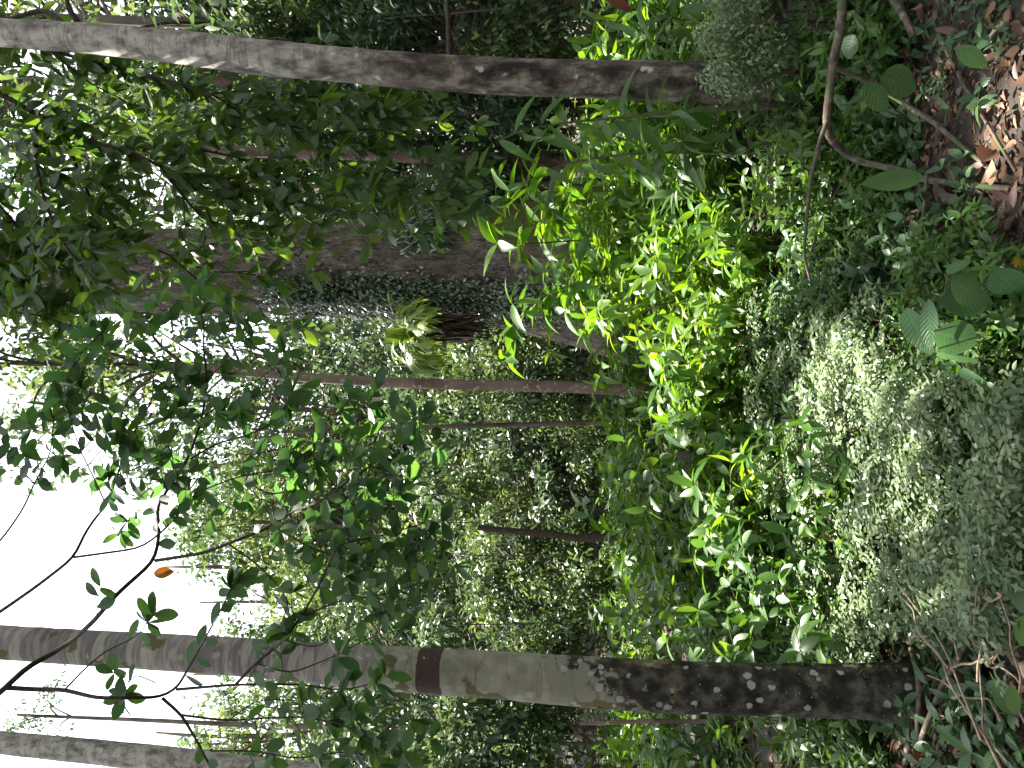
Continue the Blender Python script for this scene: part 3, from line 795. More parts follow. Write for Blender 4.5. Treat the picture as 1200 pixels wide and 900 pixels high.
for pts, ra, rb in BR:
    Wd, Lf = Geo(), Geo()
    n = len(pts); off = rng.normal(0, .08)
    dd = [D_O + off * min(1, k / 4) + .10 * math.sin(k * 1.3 + off * 30) * min(1, k / 4) for k in range(n)]
    P = smooth_path([at(x, y, d) for (x, y), d in zip(pts, dd)], max(8, n * 2))
    Wd.tube(P, np.linspace(ra, rb, len(P)) * .85 * px(D_O), 7)
    Q, Tn = resample(P, .055)
    for k in range(len(Q)):
        pxx = 600 - (Q[k][2] - CAM_Z) / Q[k][1] * F
        pyy = 450 - Q[k][0] / Q[k][1] * F
        dens = .12 if pxx < 190 and pyy > 610 else .56
        if 730 < pyy < 835 and pxx < 400: dens *= .45
        if k > 1 and rng.random() < dens and (k / len(Q) > .25 or pxx > 200 or ra < 1.2):
            sd = unit(np.cross(Tn[k], [0, 1, 0])) * rng.choice([-1, 1]); d = Tn[k] * .5 + sd * rng.uniform(.4, 1.1) + rng.normal(0, .3, 3)
            sprig(Q[k], d, rng.uniform(.06, .21))
    sprig(P[-1], Tn[-1], .07)
    leaves_on(Lf, P[len(P) // 2:], .06, .087, .045, T_OBO, .2, rad(65), 0, .1, .3, .15, up=(0, -.9, .5), nj=.42, whorl=5)
    bo = Wd.build('branch', M['twig'], ov, local=loc0); Lf.build('leaves', M['branch'], bo, local=loc0)
# one dry leaf on it
G = Geo(); G.leaves([at(180, 672, D_O)], [[.1, 0, -1]], [[.2, -1, 0.3]], .075, .045, T_ELL, .5, .3)
o = G.build('dry_leaf', M['deadstrap'], ov, local=loc0)

# ------------------------------------------------------------------ canopy branch at the upper right (picture's top left), behind the grey trunk
rng = np.random.default_rng(104)
D_C = 5.4
BR2 = [
 ([(-120, 60), (0, 110), (43, 133), (77, 153), (110, 167), (150, 177), (187, 193), (213, 213), (253, 222), (290, 240)], 4.5, 1.0),
 ([(-60, 20), (60, 60), (150, 82), (247, 110), (293, 133), (333, 147), (383, 157), (420, 170)], 3, .8),
 ([(77, 153), (90, 200), (110, 240), (150, 280), (200, 300), (250, 320), (290, 318)], 2.6, .8),
 ([(43, 133), (40, 180), (50, 230), (70, 280), (100, 320), (140, 345)], 2.6, .8),
 ([(-60, 200), (0, 240), (40, 290), (90, 330), (150, 350)], 3, .8),
 ([(-60, 280), (0, 310), (40, 340), (90, 356)], 2.6, .8),
 ([(150, 177), (200, 170), (260, 180), (330, 200), (380, 215)], 1.8, .7),
 ([(187, 193), (230, 250), (280, 275), (320, 290), (350, 300)], 1.8, .7),
 ([(247, 110), (300, 105), (350, 115), (400, 120), (450, 140)], 1.6, .7),
 ([(333, 147), (400, 190), (440, 210), (500, 225), (540, 228)], 1.6, .7),
 ([(-40, 150), (0, 160), (30, 180), (10, 220)], 2, .8),
 ([(253, 222), (310, 222), (360, 240), (410, 250), (450, 245)], 1.5, .7),
 ([(60, 60), (100, 95), (150, 120), (180, 140)], 1.5, .7),
 ([(200, 300), (250, 345), (300, 350), (310, 372)], 1.3, .6),
 ([(-60, 330), (0, 345), (50, 352), (90, 340)], 2, .8), ([(0, 300), (50, 300), (100, 290), (130, 300)], 1.6, .7), ([(-40, 255), (10, 262), (60, 255), (100, 262)], 1.6, .7), ([(-30, 370), (20, 366), (60, 372)], 1.4, .7),
 ([(383, 157), (440, 150), (480, 165), (520, 180)], 1.2, .6),
]
cb = empty('understory_tree', base_at(880, -420, 6.0), 'leafy tree spreading dense dark drooping boughs behind the leaning grey trunk', 'tree')
loc0 = np.array(cb.location); b0 = loc0
Tk = Geo()
j0 = at(-200, 20, D_C)
Tk.tube(smooth_path([b0 - [0, 0, .2], b0 + [-.05, 0, 2], b0 + [-.3, -.1, 4], (b0 + [-.6, -.2, 5.2] + j0) / 2, j0], 14), np.linspace(.10, .035, 28), 10, wob=.02)
for x, y in [(-120, 60), (-60, 20), (-60, 200), (-60, 280), (-40, 150), (-60, 330), (-40, 255), (-30, 370)]:
    Tk.tube(smooth_path([j0, (j0 + at(x, y, D_C)) / 2 + [0, 0, .05], at(x, y, D_C)], 6), np.linspace(.035, .018, 12), 7)
for pts, ra, rb in BR2:
    Wd, Lf = Geo(), Geo()
    n = len(pts); off = rng.normal(0, .25)
    P = smooth_path([at(x, y, D_C + off * min(1, k / 4) + .12 * math.sin(k + off * 9) * min(1, k / 4)) for k, (x, y) in enumerate(pts)], max(8, n * 2))
    Wd.tube(P, np.linspace(ra, rb, len(P)) * px(D_C), 7)
    Q, Tn = resample(P, .09)
    for k in range(len(Q)):
        for rep in range(2):
            if rng.random() < (.72 if Q[k][2] > at(140, 0, D_C)[2] and Q[k][0] < at(0, 235, D_C)[0] else .42 if 450 - Q[k][0] / Q[k][1] * F > 255 else .68):
                sd = unit(np.cross(Tn[k], [0, 1, .2])) * rng.choice([-1, 1]); d = Tn[k] * .6 + sd * rng.uniform(.2, 1) + rng.normal(0, .4, 3) + [0, 0, -.25]
                tp = twig_path(Q[k], d, rng.uniform(.15, .42), 5, .3, -.15); Wd.tube(tp, np.linspace(.003, .0015, 5), 4)
                leaves_on(Lf, tp, .075, .165, .062, T_ELL, .15, rad(50), -.15, .2, .3, .2, up=(0, -.8, .6), nj=.45, whorl=2)
    bo = Wd.build('branch', M['twig'], cb, local=loc0); Lf.build('leaves', M['dark'], bo, local=loc0)
Tk.build('trunk', M['bgbark'], cb, local=loc0)
G = Geo(); G.leaves([at(250, 97, D_C - .2)], [[.15, 0, -1]], [[.2, -1, .2]], .13, .10, T_ELL, .3, .2, np.array([.35]))
G.build('dry_leaf', M['litter'], cb, local=loc0)

# ------------------------------------------------------------------ creeper and epiphytes on the giant
rng = np.random.default_rng(105)
G = Geo(); Wd = Geo()
PP, DD, NN = [], [], []
for _ in range(6500):
    x = rng.uniform(300, 680); c = 343 + (x - 300) * .035; wdt = 27 if x < 560 else 24
    y = c + rng.normal(0, .46) * wdt
    if x < 360 and rng.random() < (360 - x) / 70: continue
    p, n = big_surface(x, min(y, 368 if x < 430 else 376))
    if p is None: continue
    PP.append(p + n * rng.uniform(.0, .13)); DD.append(n * .5 + [rng.normal(0, .4), -.1, -.7]); NN.append(n * 1. + [0, 0, .7] + rng.normal(0, .4, 3))
r = empty('climbing_creeper', PP[0], 'small-leaved creeper climbing in a strip up the giant trunk', 'creeper'); loc0 = np.array(r.location)
G.leaves(PP, DD, NN, rng.uniform(.05, .085, len(PP)), rng.uniform(.025, .04, len(PP)), T_MID, .2, .15)
G.build('leaves', M['creeper'], r, local=loc0)
for k in range(7):
    pl = []
    for x in np.linspace(690, 330, 16):
        p, n = big_surface(x, 343 + (x - 300) * .035 + (k - 3) * 7 + rng.normal(0, 2))
        if p is not None: pl.append(p + n * .008)
    if len(pl) > 3: Wd.tube(pl, .008, 5)
Wd.build('stems', M['twig'], r, local=loc0)

p0, n0 = big_surface(512, 372)
if p0 is None: p0, n0 = at(512, 372, 10.4), np.array([-.8, -.6, 0])
r = empty('staghorn_fern', p0, 'bright yellow-green staghorn fern hanging from the left side of the giant trunk', 'fern'); loc0 = np.array(r.location)
G = Geo()
c0 = at(486, 392, 10.15)
for k in range(48):                                         # hanging forked straps
    a = rng.uniform(0, 6.283); d = np.array([math.cos(a) * .6 - .25, math.sin(a) * .45 - .25, rng.uniform(.1, .9)])
    tp = twig_path(c0 + rng.normal(0, .05, 3), d, rng.uniform(.42, .72), 9, .25, -.6)
    T_ = unit(np.gradient(tp, axis=0)); sd = unit(np.cross(T_, [0, -.5, 1]) + 1e-6)
    wd_ = .030 * np.linspace(.5, 1.1, 9)[:, None]; wd_[-1] = .004
    V = np.concatenate([tp - sd * wd_, tp + sd * wd_]); q = np.array([[i, i + 1, 9 + i + 1, 9 + i] for i in range(8)])
    G.add(V, [q], np.full(18, rng.random()), np.stack([np.r_[-np.ones(9), np.ones(9)], np.r_[np.linspace(0, 1, 9)] .repeat(1).tolist() * 2], 1) if False else np.zeros((18, 2)))
    for f in (5, 6):
        G.leaves(np.tile(tp[f], (2, 1)), T_[f] + sd[f] * np.array([[1], [-1]]) * .6, np.tile([0, -.5, 1], (2, 1)), .24, .030, T_STRAP, .1, .45, np.full(2, rng.random()))
G.build('fronds', M['fern'], r, local=loc0)
G = Geo()
for k in range(3):
    G.leaves([c0 + [0, .1, 0]], [[-.3 + .1 * k, -.5, .75 - .12 * k]], [[-.6, -.8, .3]], .42, .22, T_ELL, -.3, .3)
G.build('shield_fronds', M['fern'], r, local=loc0)
G = Geo()                                                     # hanging mat of dead roots
for k in range(90):
    s0 = at(rng.uniform(500, 525), rng.uniform(370, 398), 10.25 + rng.uniform(-.1, .2))
    G.tube(twig_path(s0, [rng.normal(0, .12), 0, -1], rng.uniform(.3, .75), 5, .15, -.2), np.linspace(.022, .006, 5), 4)
G.build('root_mat', M['twig'], r, local=loc0)

p0, n0 = big_surface(480, 275)
if p0 is None: p0, n0 = at(480, 275, 10.3), np.array([0, -1, 0])
r = empty('epiphyte_fern', p0, 'dark leafy fern tuft on the mossy right edge of the giant trunk', 'fern'); loc0 = np.array(r.location)
G = Geo(); PP, DD, NN = [], [], []
for _ in range(420):
    x, y = rng.normal(488, 18), rng.normal(275, 10); p, n = big_surface(x, y)
    if p is None: continue
    PP.append(p + n * rng.uniform(0, .22)); DD.append(n * .8 + [rng.normal(0, .6), 0, -.8]); NN.append(n * .4 + [0, 0, 1] + rng.normal(0, .4, 3))
if PP: G.leaves(PP, DD, NN, .15, .036, T_MLAN, .2, .3); G.build('fronds', M['creeper'], r, local=loc0)

# ------------------------------------------------------------------ undergrowth
rng = np.random.default_rng(106)
# kinds of shrub, built once each
KINDS = {
 'lime': (lambda: shrub_geo(7, 1.7, .9, .22, .078, T_LAN, .10, 8, .42, .40, -.16, .009, .2, .3, rad(55), -.1, 3), 'stem', 'lime'),
 'lime2': (lambda: shrub_geo(8, 1.3, 1.0, .22, .068, T_LAN, .10, 8, .38, .5, -.16, .008, .15, .3, rad(60), -.05, 3), 'stem', 'lime'),
 'green': (lambda: shrub_geo(7, 1.5, 1.0, .21, .085, T_ELL, .11, 8, .40, .45, -.14, .009, .15, .25, rad(60), -.05, 3), 'stem', 'mid'),
 'lance': (lambda: shrub_geo(6, 1.6, .7, .30, .065, T_LAN, .085, 3, .45, .35, -.18, .010, .2, .45, rad(50), -.1, 2), 'stem', 'mid'),
 'dark': (lambda: shrub_geo(8, 1.1, 1.0, .14, .055, T_ELL, .075, 8, .35, .55, -.15, .008, .1, .25, rad(60), -.05, 3), 'twig', 'dark'),
 'low': (lambda: shrub_geo(10, .55, .9, .09, .036, T_MLAN, .05, 6, .22, .7, -.12, .005, .05, .25, rad(60), 0, 3), 'stem', 'mid'),
 'lowdull': (lambda: shrub_geo(9, .45, .8, .13, .050, T_ELL, .06, 4, .20, .8, -.12, .005, .05, .3, rad(55), 0, 3), 'stem', 'dull'),
}
made = {}
def plant(kind, loc, label, rz=None, sc=1.0, name='shrub', cat='shrub', group=None, leaf=None):
    rz = rng.uniform(0, 6.28) if rz is None else rz
    if kind not in made:
        g_, wm, lm = KINDS[kind]; r = shrub(name, label, loc, g_(), M[wm], M[lm], cat, group)
        r.rotation_euler = (0, 0, rz); r.scale = (sc,) * 3; made[kind] = r; return r
    r = clone(made[kind], loc, rz, sc, label); 
    if 'group' in r and not group: del r['group']
    if group: r['group'] = group
    return r
# the named shrubs of the middle ground
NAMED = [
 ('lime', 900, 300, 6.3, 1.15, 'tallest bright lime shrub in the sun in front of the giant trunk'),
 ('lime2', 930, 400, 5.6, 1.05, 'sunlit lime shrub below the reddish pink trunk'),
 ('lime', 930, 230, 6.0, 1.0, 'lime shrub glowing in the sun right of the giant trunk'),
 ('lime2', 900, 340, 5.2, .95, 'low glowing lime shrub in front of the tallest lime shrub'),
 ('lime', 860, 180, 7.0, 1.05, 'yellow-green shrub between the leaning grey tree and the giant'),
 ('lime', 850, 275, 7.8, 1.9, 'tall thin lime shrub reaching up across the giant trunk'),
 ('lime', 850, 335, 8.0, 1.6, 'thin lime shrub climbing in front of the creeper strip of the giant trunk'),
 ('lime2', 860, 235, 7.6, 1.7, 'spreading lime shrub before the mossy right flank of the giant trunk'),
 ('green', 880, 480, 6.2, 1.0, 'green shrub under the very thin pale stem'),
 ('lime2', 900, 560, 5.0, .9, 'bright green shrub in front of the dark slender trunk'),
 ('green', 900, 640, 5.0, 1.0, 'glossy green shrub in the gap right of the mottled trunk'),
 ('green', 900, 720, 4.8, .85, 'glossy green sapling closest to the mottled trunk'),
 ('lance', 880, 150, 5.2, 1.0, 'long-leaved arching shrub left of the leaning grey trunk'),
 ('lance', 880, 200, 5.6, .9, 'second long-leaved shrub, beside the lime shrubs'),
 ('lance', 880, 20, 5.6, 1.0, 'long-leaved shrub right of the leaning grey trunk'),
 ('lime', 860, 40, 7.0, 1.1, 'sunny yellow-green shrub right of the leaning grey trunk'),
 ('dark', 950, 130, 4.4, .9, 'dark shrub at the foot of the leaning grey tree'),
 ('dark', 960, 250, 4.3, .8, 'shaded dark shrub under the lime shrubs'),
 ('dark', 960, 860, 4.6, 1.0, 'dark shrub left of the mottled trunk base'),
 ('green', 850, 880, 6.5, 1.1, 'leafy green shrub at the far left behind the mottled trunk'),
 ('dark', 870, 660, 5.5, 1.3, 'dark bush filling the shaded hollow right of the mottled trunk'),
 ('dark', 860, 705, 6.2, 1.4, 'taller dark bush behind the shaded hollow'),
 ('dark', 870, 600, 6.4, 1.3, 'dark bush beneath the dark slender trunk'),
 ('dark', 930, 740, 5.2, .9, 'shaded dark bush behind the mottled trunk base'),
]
for kd, x, y, D, sc, lb in NAMED:
    plant(kd, base_at(x, y, D), lb, sc=sc * .70)
# filler: undergrowth further back that nothing tells apart
for k in range(60):
    D = rng.uniform(7.2, 15); y = rng.uniform(-120, 1020)
    b = base_at(700, y, D)
    if abs(b[0] - BIGX) < 1.3 and abs(D - D_B) < 1.0: continue
    kd = rng.choice(['green', 'lime2', 'dark', 'dark', 'green', 'lance'])
    adj = {'green': 'green', 'lime2': 'yellow-green', 'dark': 'dark', 'lance': 'long-leaved'}[kd]
    zn = 'behind the leaning grey tree' if y < 210 else 'around the giant trunk' if y < 430 else 'in the middle of the forest' if y < 720 else 'behind the mottled trunk'
    plant(str(kd), b, f'{adj} undergrowth shrub {zn}', sc=rng.uniform(.6, 1.0), group=f'undergrowth shrubs {zn}')
for k in range(46):
    D = rng.uniform(3.4, 6.2); y = rng.uniform(-60, 960); b = base_at(700, y, D)
    if abs(y - 810) < 50 and D < 4: continue
    kd = rng.choice(['low', 'lowdull', 'low'])
    zn = 'under the leaning grey tree' if y < 180 else 'under the lime shrubs' if y < 470 else 'in the shade right of the mottled trunk' if y < 760 else 'left of the mottled trunk'
    plant(str(kd), b, ('low small-leaved plant ' if kd == 'low' else 'low bluish broad-leaved plant ') + zn, sc=rng.uniform(.55, 1.0) if kd == 'low' else rng.uniform(.4, .65), name='ground_plant', cat='plant', group='low plants ' + zn)

# ------------------------------------------------------------------ spikemoss cover
rng = np.random.default_rng(107)
G = Geo()
def spray(p, d, ln, lean):
    tp = twig_path(p, d, ln, 6, .2, -.25)
    T_ = unit(np.gradient(tp, axis=0))
    for k in range(1, 6):
        for sg in (-1, 1):
            sd = unit(np.cross(T_[k], [0, 0, 1]) + 1e-6) * sg
            tw = twig_path(tp[k], T_[k] * .8 + sd, ln * .38 * (1.1 - k / 7), 4, .1, -.2)
            leaves_on(G, tw, .016, .034, .0155, T_MLAN, 0, rad(50), .0, .1, .2, .1, nj=.4)
def moss_patch(n, xr, yr, hmax, cond=None):
    for _ in range(n):
        x, y = rng.uniform(*xr), rng.uniform(*yr)
        if cond is not None and not cond(x, y): continue
        if y < 420 and x > 1045: continue
        nz_ = math.sin(x * .045 + 1.5 * math.sin(y * .03)) * math.cos(y * .05 + math.sin(x * .06))
        if nz_ < -.12 and rng.random() < .82: continue
        G.bias = np.clip(.28 + .3 * nz_ + rng.normal(0, .12), 0, .6)
        p = on_ground(x, y); a = -2.2 + 1.1 * math.sin(x * .02 + y * .013) + rng.normal(0, .6)
        p = p + [0, 0, rng.random() ** .7 * hmax]
        spray(p, [math.cos(a), math.sin(a) - .3, rng.uniform(.1, .8)], rng.uniform(.12, .26), 0)
moss_patch(1200, (925, 1260), (400, 740), .30, lambda x, y: (x - 920) > (520 - y) * .5)
moss_patch(200, (915, 1060), (330, 480), .25)
moss_patch(170, (915, 1070), (690, 800), .28)
tag(G.build('spikemoss', M['moss'], None), 'pale green feathery spikemoss covering the ground in front', 'ground cover', kind='stuff')
G = Geo(); G.bias = .4
for _ in range(70):
    b = at(rng.uniform(800, 860), rng.uniform(-5, 108), 4.15 + rng.uniform(-.2, .1)); spray(b, [rng.normal(0, .3), -.2, -.6], rng.uniform(.15, .3), 0)
r = empty('hanging_creeper', base_at(880, 55, 4.2), 'pale fluffy creeper hanging at the foot of the leaning grey tree', 'creeper')
G.build('leaves', M['moss'], r, local=np.array(r.location))
Wd = Geo()
for k in range(9):
    b = base_at(900, 5 + k * 12, 4.2); Wd.tube(twig_path(b, [0, 0, 1], .55, 6, .2, 0), .006, 5)
Wd.build('stems', M['twig'], r, local=np.array(r.location))

# ------------------------------------------------------------------ leaf litter, sticks, foreground plants
rng = np.random.default_rng(108)
G = Geo(); PP = []
for _ in range(9000):
    x, y = rng.uniform(-4, 4), rng.uniform(1.4, 8); PP.append([x, y, float(ground_h(x, y)) + rng.uniform(.004, .035)])
for _ in range(12000):
    x, y = rng.uniform(-2.2, 2.6), rng.uniform(1.5, 4.2); PP.append([x, y, float(ground_h(x, y)) + rng.uniform(.002, .03)])
PP = np.array(PP); n = len(PP); a = rng.uniform(0, 6.283, n)
DD = np.stack([np.cos(a), np.sin(a), rng.normal(0, .25, n)], 1)
sz = rng.uniform(.04, .11, n); sz[9000:] = rng.uniform(.012, .05, 12000)
G.leaves(PP, DD, np.array([0, 0, 1.]) + rng.normal(0, .4, (n, 3)), sz, sz * rng.uniform(.35, .55, n), T_MLAN, rng.uniform(.0, .7, n), rng.normal(.1, .3, n), rng.random(n) ** 1.3)
tag(G.build('leaf_litter', M['litter']), 'brown fallen leaves scattered over the forest floor', 'leaf litter', kind='stuff')

def stick(name, label, polys, D=None, mat=None, cat='fallen branch', group=None):
    """polys: list of (pixel points with height above ground, r0, r1 in metres); first poly is the main stem"""
    mat = mat or M['deadwood']
    P0 = None; main = Geo(); side = Geo()
    for k, (pts, r0, r1) in enumerate(polys):
        P = []
        for q in pts:
            x, y = q[0], q[1]; g_ = on_ground(x, y) if x > 720 else at(x, y, q[2])
            hgt = q[2] if x > 720 else 0
            # move towards the camera along the ray until it is hgt above the ground
            p = g_
            if hgt:
                v = np.array([0, 0, CAM_Z]) - g_; p = g_ + v * (hgt / max(v[2], .2))
            P.append(p)
        P = smooth_path(P, max(8, len(P) * 3))
        (main if k == 0 else side).tube(P, np.linspace(r0, r1, len(P)), 9, wob=.06)
        if P0 is None: P0 = P[0]
    r = empty(name, P0, label, cat, group)
    main.build('stem', mat, r, local=P0)
    if side.n: side.build('side_branch', mat, r, local=P0)
    return r
stick('fallen_branch', 'long grey fallen branch forked above the leaf litter', [
  ([(985, -30, .30), (988, 0, .30), (984, 40, .32), (976, 75, .33), (972, 110, .32), (968, 140, .30), (972, 162, .28), (990, 180, .22), (1010, 190, .18), (1045, 197, .12), (1090, 212, .05), (1150, 218, .02), (1200, 222, .02)], .020, .011),
  ([(976, 78, .33), (1000, 88, .26), (1025, 98, .2), (1060, 122, .10), (1090, 140, .06), (1120, 165, .03), (1170, 205, .02)], .012, .009),
  ([(968, 145, .30), (958, 175, .32), (950, 210, .33), (945, 260, .34), (942, 300, .35), (950, 330, .33)], .011, .006)])
stick('fallen_stick', 'thin dark stick lying across the shaded leaves beside the ribbed seedling', [
  ([(1086, 205, .10), (1083, 240, .10), (1078, 290, .10), (1080, 330, .09), (1074, 380, .08)], .007, .005)])
tw = []
def rnd_twig(x0, y0, x1, y1, h0, h1, r0=.0045, r1=.0022, bend=14):
    n = 6; xs = np.linspace(x0, x1, n) + rng.normal(0, bend * .35, n); ys = np.linspace(y0, y1, n) + rng.normal(0, bend * .35, n); hs = np.linspace(h0, h1, n)
    return ([(a, b, c) for a, b, c in zip(xs, ys, hs)], r0, r1)
stick('dead_branch', 'tangle of pale bare twigs on the ground in front of the mottled tree', [
  rnd_twig(1180, 900, 1075, 745, .10, .26, .0055, .003), rnd_twig(1150, 862, 1045, 668, .14, .3), rnd_twig(1110, 785, 1050, 695, .22, .28),
  rnd_twig(1200, 855, 1172, 700, .12, .3), rnd_twig(1172, 700, 1152, 697, .3, .3), rnd_twig(1145, 705, 1130, 748, .28, .26), rnd_twig(1130, 748, 1170, 790, .26, .2),
  rnd_twig(1118, 780, 1165, 768, .2, .22), rnd_twig(1150, 795, 1143, 690, .2, .32), rnd_twig(1165, 895, 1145, 780, .1, .2), rnd_twig(1120, 770, 1118, 735, .24, .26),
  rnd_twig(1120, 735, 1098, 720, .26, .3), rnd_twig(1090, 745, 1050, 752, .26, .22), rnd_twig(1200, 800, 1150, 760, .12, .24), rnd_twig(1175, 840, 1085, 785, .12, .2)], mat=M['paletwig'])
stick('fallen_branch', 'dark rotting stick leaning over the ground at the foot of the mottled tree', [
  ([(1070, 895, .05), (1085, 850, .10), (1105, 800, .12), (1125, 770, .12), (1135, 745, .10)], .012, .008),
  ([(1068, 760, .06), (1078, 800, .08), (1075, 850, .08), (1078, 900, .04)], .013, .010)])
stick('rotting_log', 'short rotten reddish log half buried beside the pale bare twigs', [([(1140, 700, .02), (1165, 735, .02), (1195, 765, .03), (1215, 790, .02)], .04, .045)])
stick('fallen_stick', 'bent pale stick between the ribbed seedling and the spikemoss', [
  ([(1130, 365, .12), (1160, 370, .1), (1200, 372, .06)], .005, .004), ([(1130, 365, .12), (1118, 350, .14), (1092, 343, .16)], .004, .003), ([(1200, 415, .05), (1160, 403, .10), (1140, 395, .12)], .005, .003)], mat=M['paletwig'])
stick('fallen_stick', 'brown stick lying across the brown leaf litter', [([(1100, 40, .03), (1130, 100, .04), (1160, 150, .05), (1190, 200, .04)], .009, .006)])
stick('fallen_stick', 'stout broken stick end poking out beside the leaf litter', [([(1035, -20, .06), (1050, 5, .08), (1063, 25, .1), (1070, 42, .1)], .016, .014)])
stick('bare_stem', 'long thin bare stem leaning over the low plants in the middle', [([(945, 110, .12), (905, 150, .30), (880, 185, .45)], .004, .003), ([(1000, 190, .2), (960, 260, .3), (940, 330, .3)], .004, .003)], cat='stem')

def seedling(name, label, x, y, h, leaves, mat, cat='seedling', wood='stem'):
    """leaves: (pixel of base, pixel of tip, width m, normal hint, droop)"""
    b = on_ground(x, y); r = empty(name, b, label, cat); lf = Geo(); wd = Geo()
    Db = b[1] - h * .75
    for (x0, y0), (x1, y1), w_, nh, dr, dd in leaves:
        p0, p1 = at(x0, y0, Db + dd), at(x1, y1, Db + dd + (.08 if len(nh) < 4 else nh[3]))
        L_ = np.linalg.norm(p1 - p0)
        lf.leaves([p0], [p1 - p0], [nh[:3]], L_, w_, T_ACU if w_ > .03 else T_LAN, .18, dr)
        wd.tube(smooth_path([b - [0, 0, .02], (b + p0) / 2 + [0, 0, .06], p0], 5), np.linspace(.005, .0025, 10), 5)
    lf.build('leaves', mat, r, local=b); wd.build('stems', M[wood], r, local=b); return r
U = (0, -.75, .7)
seedling('seedling', 'seedling with two broad finely ribbed bluish leaves beside the forked branch', 1075, 150, .5,
   [((1032, 90), (1086, 105), .125, U, .12, -.1), ((1013, 98), (1047, 138), .085, (0.3, -.7, .6), .12, -.12), ((1000, 40), (990, 75), .09, U, .1, .2)], M['dull'])
seedling('seedling', 'single large lance-shaped green leaf lying beside the forked branch', 1092, 218, .3,
   [((1083, 208), (996, 216), .085, (0, -.6, .8), .05, -.15)], M['mid'])
seedling('seedling', 'seedling of ribbed pale green leaves rising in front of the spikemoss', 1135, 380, .75,
   [((1095, 388), (1158, 408), .11, U, .1, -.2), ((1114, 327), (1157, 356), .095, (.2, -.8, .5), .1, -.2), ((1100, 350), (1185, 358), .10, (0, -.5, .9), .15, -.05),
    ((1089, 350), (1088, 425), .05, (-.6, -.6, .4), .1, -.2), ((1063, 360), (1092, 432), .09, (-.5, -.6, .6), .15, .0), ((1095, 412), (1152, 428), .055, (0, -.3, 1), .1, -.22),
    ((1120, 320), (1182, 308), .06, (.2, -.3, .9), .1, -.2), ((1112, 322), (1140, 296), .05, (.3, -.6, .6), .1, -.2), ((1165, 315), (1200, 352), .10, U, .1, -.1), ((1130, 430), (1165, 470), .09, (0, -.4, .9), .2, .0)], M['ribbed'])
seedling('seedling', 'plant with glossy oval leaves at the edge below the pale bare twigs', 1195, 780, .25,
   [((1215, 700), (1172, 694), .10, U, .1, -.25), ((1215, 745), (1180, 730), .09, U, .1, -.25), ((1190, 838), (1158, 792), .06, (.3, -.6, .6), .1, -.1), ((1192, 838), (1182, 795), .05, (-.3, -.7, .6), .1, -.15)], M['mid'])
seedling('seedling', 'two long narrow strap leaves on the ground left of the mottled tree', 1130, 890, .25,
   [((1140, 886), (1086, 845), .035, (0, -.5, .8), .05, -.05), ((1215, 905), (1155, 890), .05, U, .1, -.1)], M['mid'])
seedling('seedling', 'sprig of slim green leaves at the lower right beside yellow-edged leaves', 935, 100, .3,
   [((935, 100), (928, 60), .05, U, .1, .1), ((940, 105), (945, 65), .05, U, .1, .1), ((936, 110), (925, 120), .05, U, .1, .0), ((958, 40), (938, 22), .06, U, .1, .2), ((958, 28), (975, 10), .06, U, .1, .2)], M['lime'])
# bluish seedlings scattered through the shade at lower right
SEED = [(1000, 240), (1035, 300), (985, 300), (960, 215), (1090, 270), (1010, 150), (935, 235), (1060, 250), (990, 195), (1050, 180), (1110, 320), (1020, 350), (985, 265), (940, 170), (1010, 20), (1055, 330), (1130, 240),
        (1000, 720), (1020, 780), (1040, 850), (1060, 690), (1010, 870), (990, 810), (1090, 880), (1120, 830), (1180, 880), (1150, 720), (1185, 480), (1160, 440), (1190, 620)]
SEED += [(rng.uniform(920, 1110), rng.uniform(130, 430)) for _ in range(34)] + [(rng.uniform(960, 1180), rng.uniform(690, 900)) for _ in range(16)]
k = 0
for x, y in SEED:
    b = on_ground(x, y)
    zn = 'in the shade beside the forked branch' if y < 400 else 'around the pale bare twigs' if y > 640 else 'among the spikemoss'
    if k == 0:
        g_ = shrub_geo(4, .28, .35, .13, .048, T_ACU, .055, 1, .12, .8, -.15, .004, .2, .3, rad(55), 0, 3)
        sp_ = shrub('ground_seedling', 'small bluish-green seedling ' + zn, b, g_, M['stem'], M['dull'], 'seedling', 'small seedlings ' + zn)
    else:
        clone(sp_, b, rng.uniform(0, 6.28), rng.uniform(.5, 1.0), 'small bluish-green seedling ' + zn, 'small seedlings ' + zn)
    k += 1

# long-leaved ginger stem drooping its blades left of the grey trunk
def gingers(label, stem, D, n, L_, w_, mat):
    P = smooth_path([at(x, y, D + d) for x, y, d in stem], 12); b = base_at(stem[0][0], stem[0][1], D)
    r = empty('ginger_plant', b, label, 'ginger plant'); wd = Geo(); lf = Geo()
    wd.tube(np.concatenate([[b - [0, 0, .1]], P]), np.linspace(.012, .004, len(P) + 1), 6)
    for k, f in enumerate(np.linspace(.12, 1, n)):
        q = P[int(f * (len(P) - 1))]; sg = -1 if k % 3 else 1
        d = np.array([sg * rng.uniform(.1, 1), rng.uniform(-.7, .3), rng.uniform(-1.0, .35)])
        lf.leaves([q], [d], [[.2 * sg + rng.normal(0, .5), -.6 + rng.normal(0, .4), .7]], L_ * rng.uniform(.6, 1.15), w_ * rng.uniform(.7, 1.1), T_LAN, .2, rng.uniform(.2, .7))
    lf.build('leaves', mat, r, local=b); wd.build('stems', M['stem'], r, local=b)
gingers('arching ginger stem with long drooping blades just left of the leaning grey trunk', [(830, 128, 0), (780, 134, 0), (720, 138, .05), (660, 144, .1), (610, 152, .15), (585, 165, .2)], 4.5, 20, .36, .062, M['mid'])
gingers('second arching stem of long dark blades beside the lime shrubs', [(850, 180, 0), (790, 178, 0), (720, 182, .1), (670, 190, .15), (640, 200, .2)], 4.9, 15, .36, .07, M['dark'])
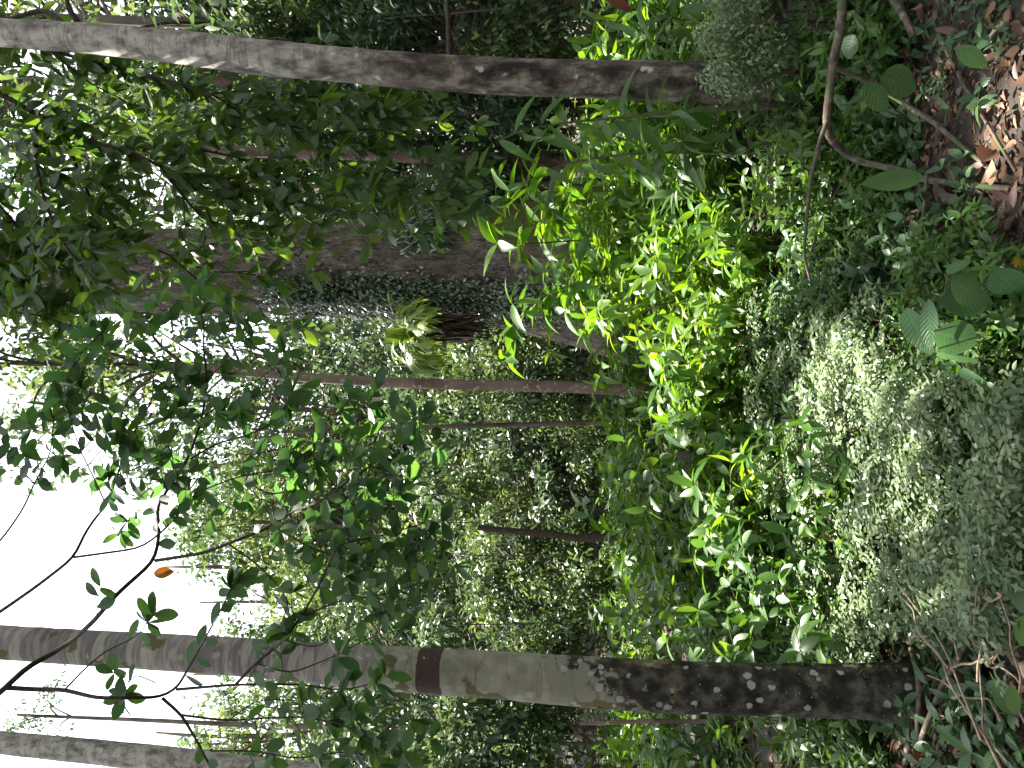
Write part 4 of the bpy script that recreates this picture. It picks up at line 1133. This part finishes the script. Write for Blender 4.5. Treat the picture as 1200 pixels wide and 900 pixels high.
gingers('stem of long blades right of the leaning grey trunk', [(850, 40, 0), (800, 40, 0), (740, 34, .05), (700, 26, .1), (680, 10, .2)], 5.2, 14, .32, .055, M['mid'])
# glossy oval-leaved saplings in the gap right of the mottled trunk
KINDS['glossy'] = (lambda: shrub_geo(3, 1.5, .6, .20, .082, T_ELL, .13, 5, .38, .4, -.16, .007, .3, .25, rad(60), -.1, 3), 'twig', 'mid')
for x, y, D, sc, lb in [(930, 600, 4.2, .55, 'glossy oval-leaved sapling leaning out of the shade by the spikemoss'), (900, 680, 4.3, .62, 'glossy oval-leaved sapling in front of the dark hollow'),
                        (890, 735, 4.4, .55, 'small glossy sapling with hanging leaves against the mottled trunk'), (880, 540, 4.8, .6, 'glossy oval-leaved sapling below the thin pale stem'),
                        (900, 620, 5.2, .75, 'taller glossy sapling behind the dark hollow')]:
    plant('glossy', base_at(x, y, D), lb, sc=sc)
# pale-leaved plants over the litter at the right edge
for k, (x, y) in enumerate([(1040, 30), (1070, 60), (1030, 70), (1090, 20), (1120, 12), (1110, 75), (1150, 40), (1060, 0), (1180, 20), (1085, 105), (1160, 90)]):
    clone(sp_, on_ground(x, y), rng.uniform(0, 6.28), rng.uniform(.4, .75), 'pale seedling on the brown litter behind the stout stick', 'seedlings on the litter')

# low green plants thick in the shade between the forked branch and the spikemoss
for k in range(60):
    x, y = rng.uniform(930, 1150), rng.uniform(130, 440)
    if x > 1080 and y < 280: continue
    if k % 3 == 0: x, y = rng.uniform(1110, 1230), rng.uniform(335, 480)
    elif x > 1030 and y > 290: continue
    b = on_ground(x, y)
    plant('low', b, 'low small-leaved plant in the shade beside the forked branch', sc=rng.uniform(.35, .6), group='low plants beside the forked branch')

# notable single leaves
def one_leaf(name, label, x0, y0, x1, y1, D, w_, mat, nh=U, tm=T_ACU, droop=.15, fold=.2):
    p0, p1 = at(x0, y0, D), at(x1, y1, D)
    r = G_ = Geo(); G_.leaves([p0], [p1 - p0], [nh], np.linalg.norm(p1 - p0), w_, tm, fold, droop)
    o = G_.build(name, mat, None, local=p0); o.location = tuple(p0); tag(o, label, 'leaf'); return o
def gl(name, label, x0, y0, x1, y1, w_, mat, h=.03, **k):
    g_ = on_ground((x0 + x1) / 2, (y0 + y1) / 2); return one_leaf(name, label, x0, y0, x1, y1, g_[1] - h * 1.5, w_, mat, **k)
gl('dead_leaf', 'long orange-brown dead strap leaf lying over the spikemoss', 962, 624, 1024, 665, .035, M['deadstrap'], .22, tm=T_LAN)
gl('dead_leaf', 'pale tan dry leaf on the brown leaf litter', 1142, 122, 1170, 148, .045, M['litter'], .04)
gl('dead_leaf', 'curled light brown leaf beside the forked branch', 1150, 190, 1168, 172, .08, M['litter'], .05, fold=.7)
gl('fallen_leaf', 'yellow fallen leaf near the ribbed seedling', 1188, 312, 1206, 306, .06, M['yellow'], .05)
gl('insect_eaten_leaf', 'yellowing leaf with dark ribs over the litter', 1120, 55, 1166, 84, .06, M['ribbed'], .15)
gl('dead_leaf', 'rust-brown dead leaf lying under the forked branch', 1012, 190, 1035, 150, .05, M['russet'], .03)
one_leaf('pale_leaf', 'white-looking glossy leaf tip standing up among the lime shrubs', 782, 500, 800, 478, 4.6, .055, M['ribbed'], nh=(0, -.3, 1))
one_leaf('pale_leaf', 'long shiny pale leaf below the very thin stem', 778, 508, 806, 532, 4.5, .05, M['ribbed'], nh=(.1, -.4, 1))
one_leaf('hanging_leaf', 'big russet dead leaf hanging at the right edge', 708, -4, 748, 14, 4.9, .08, M['russet'], nh=(.2, -1, .2), droop=.2, fold=.4)
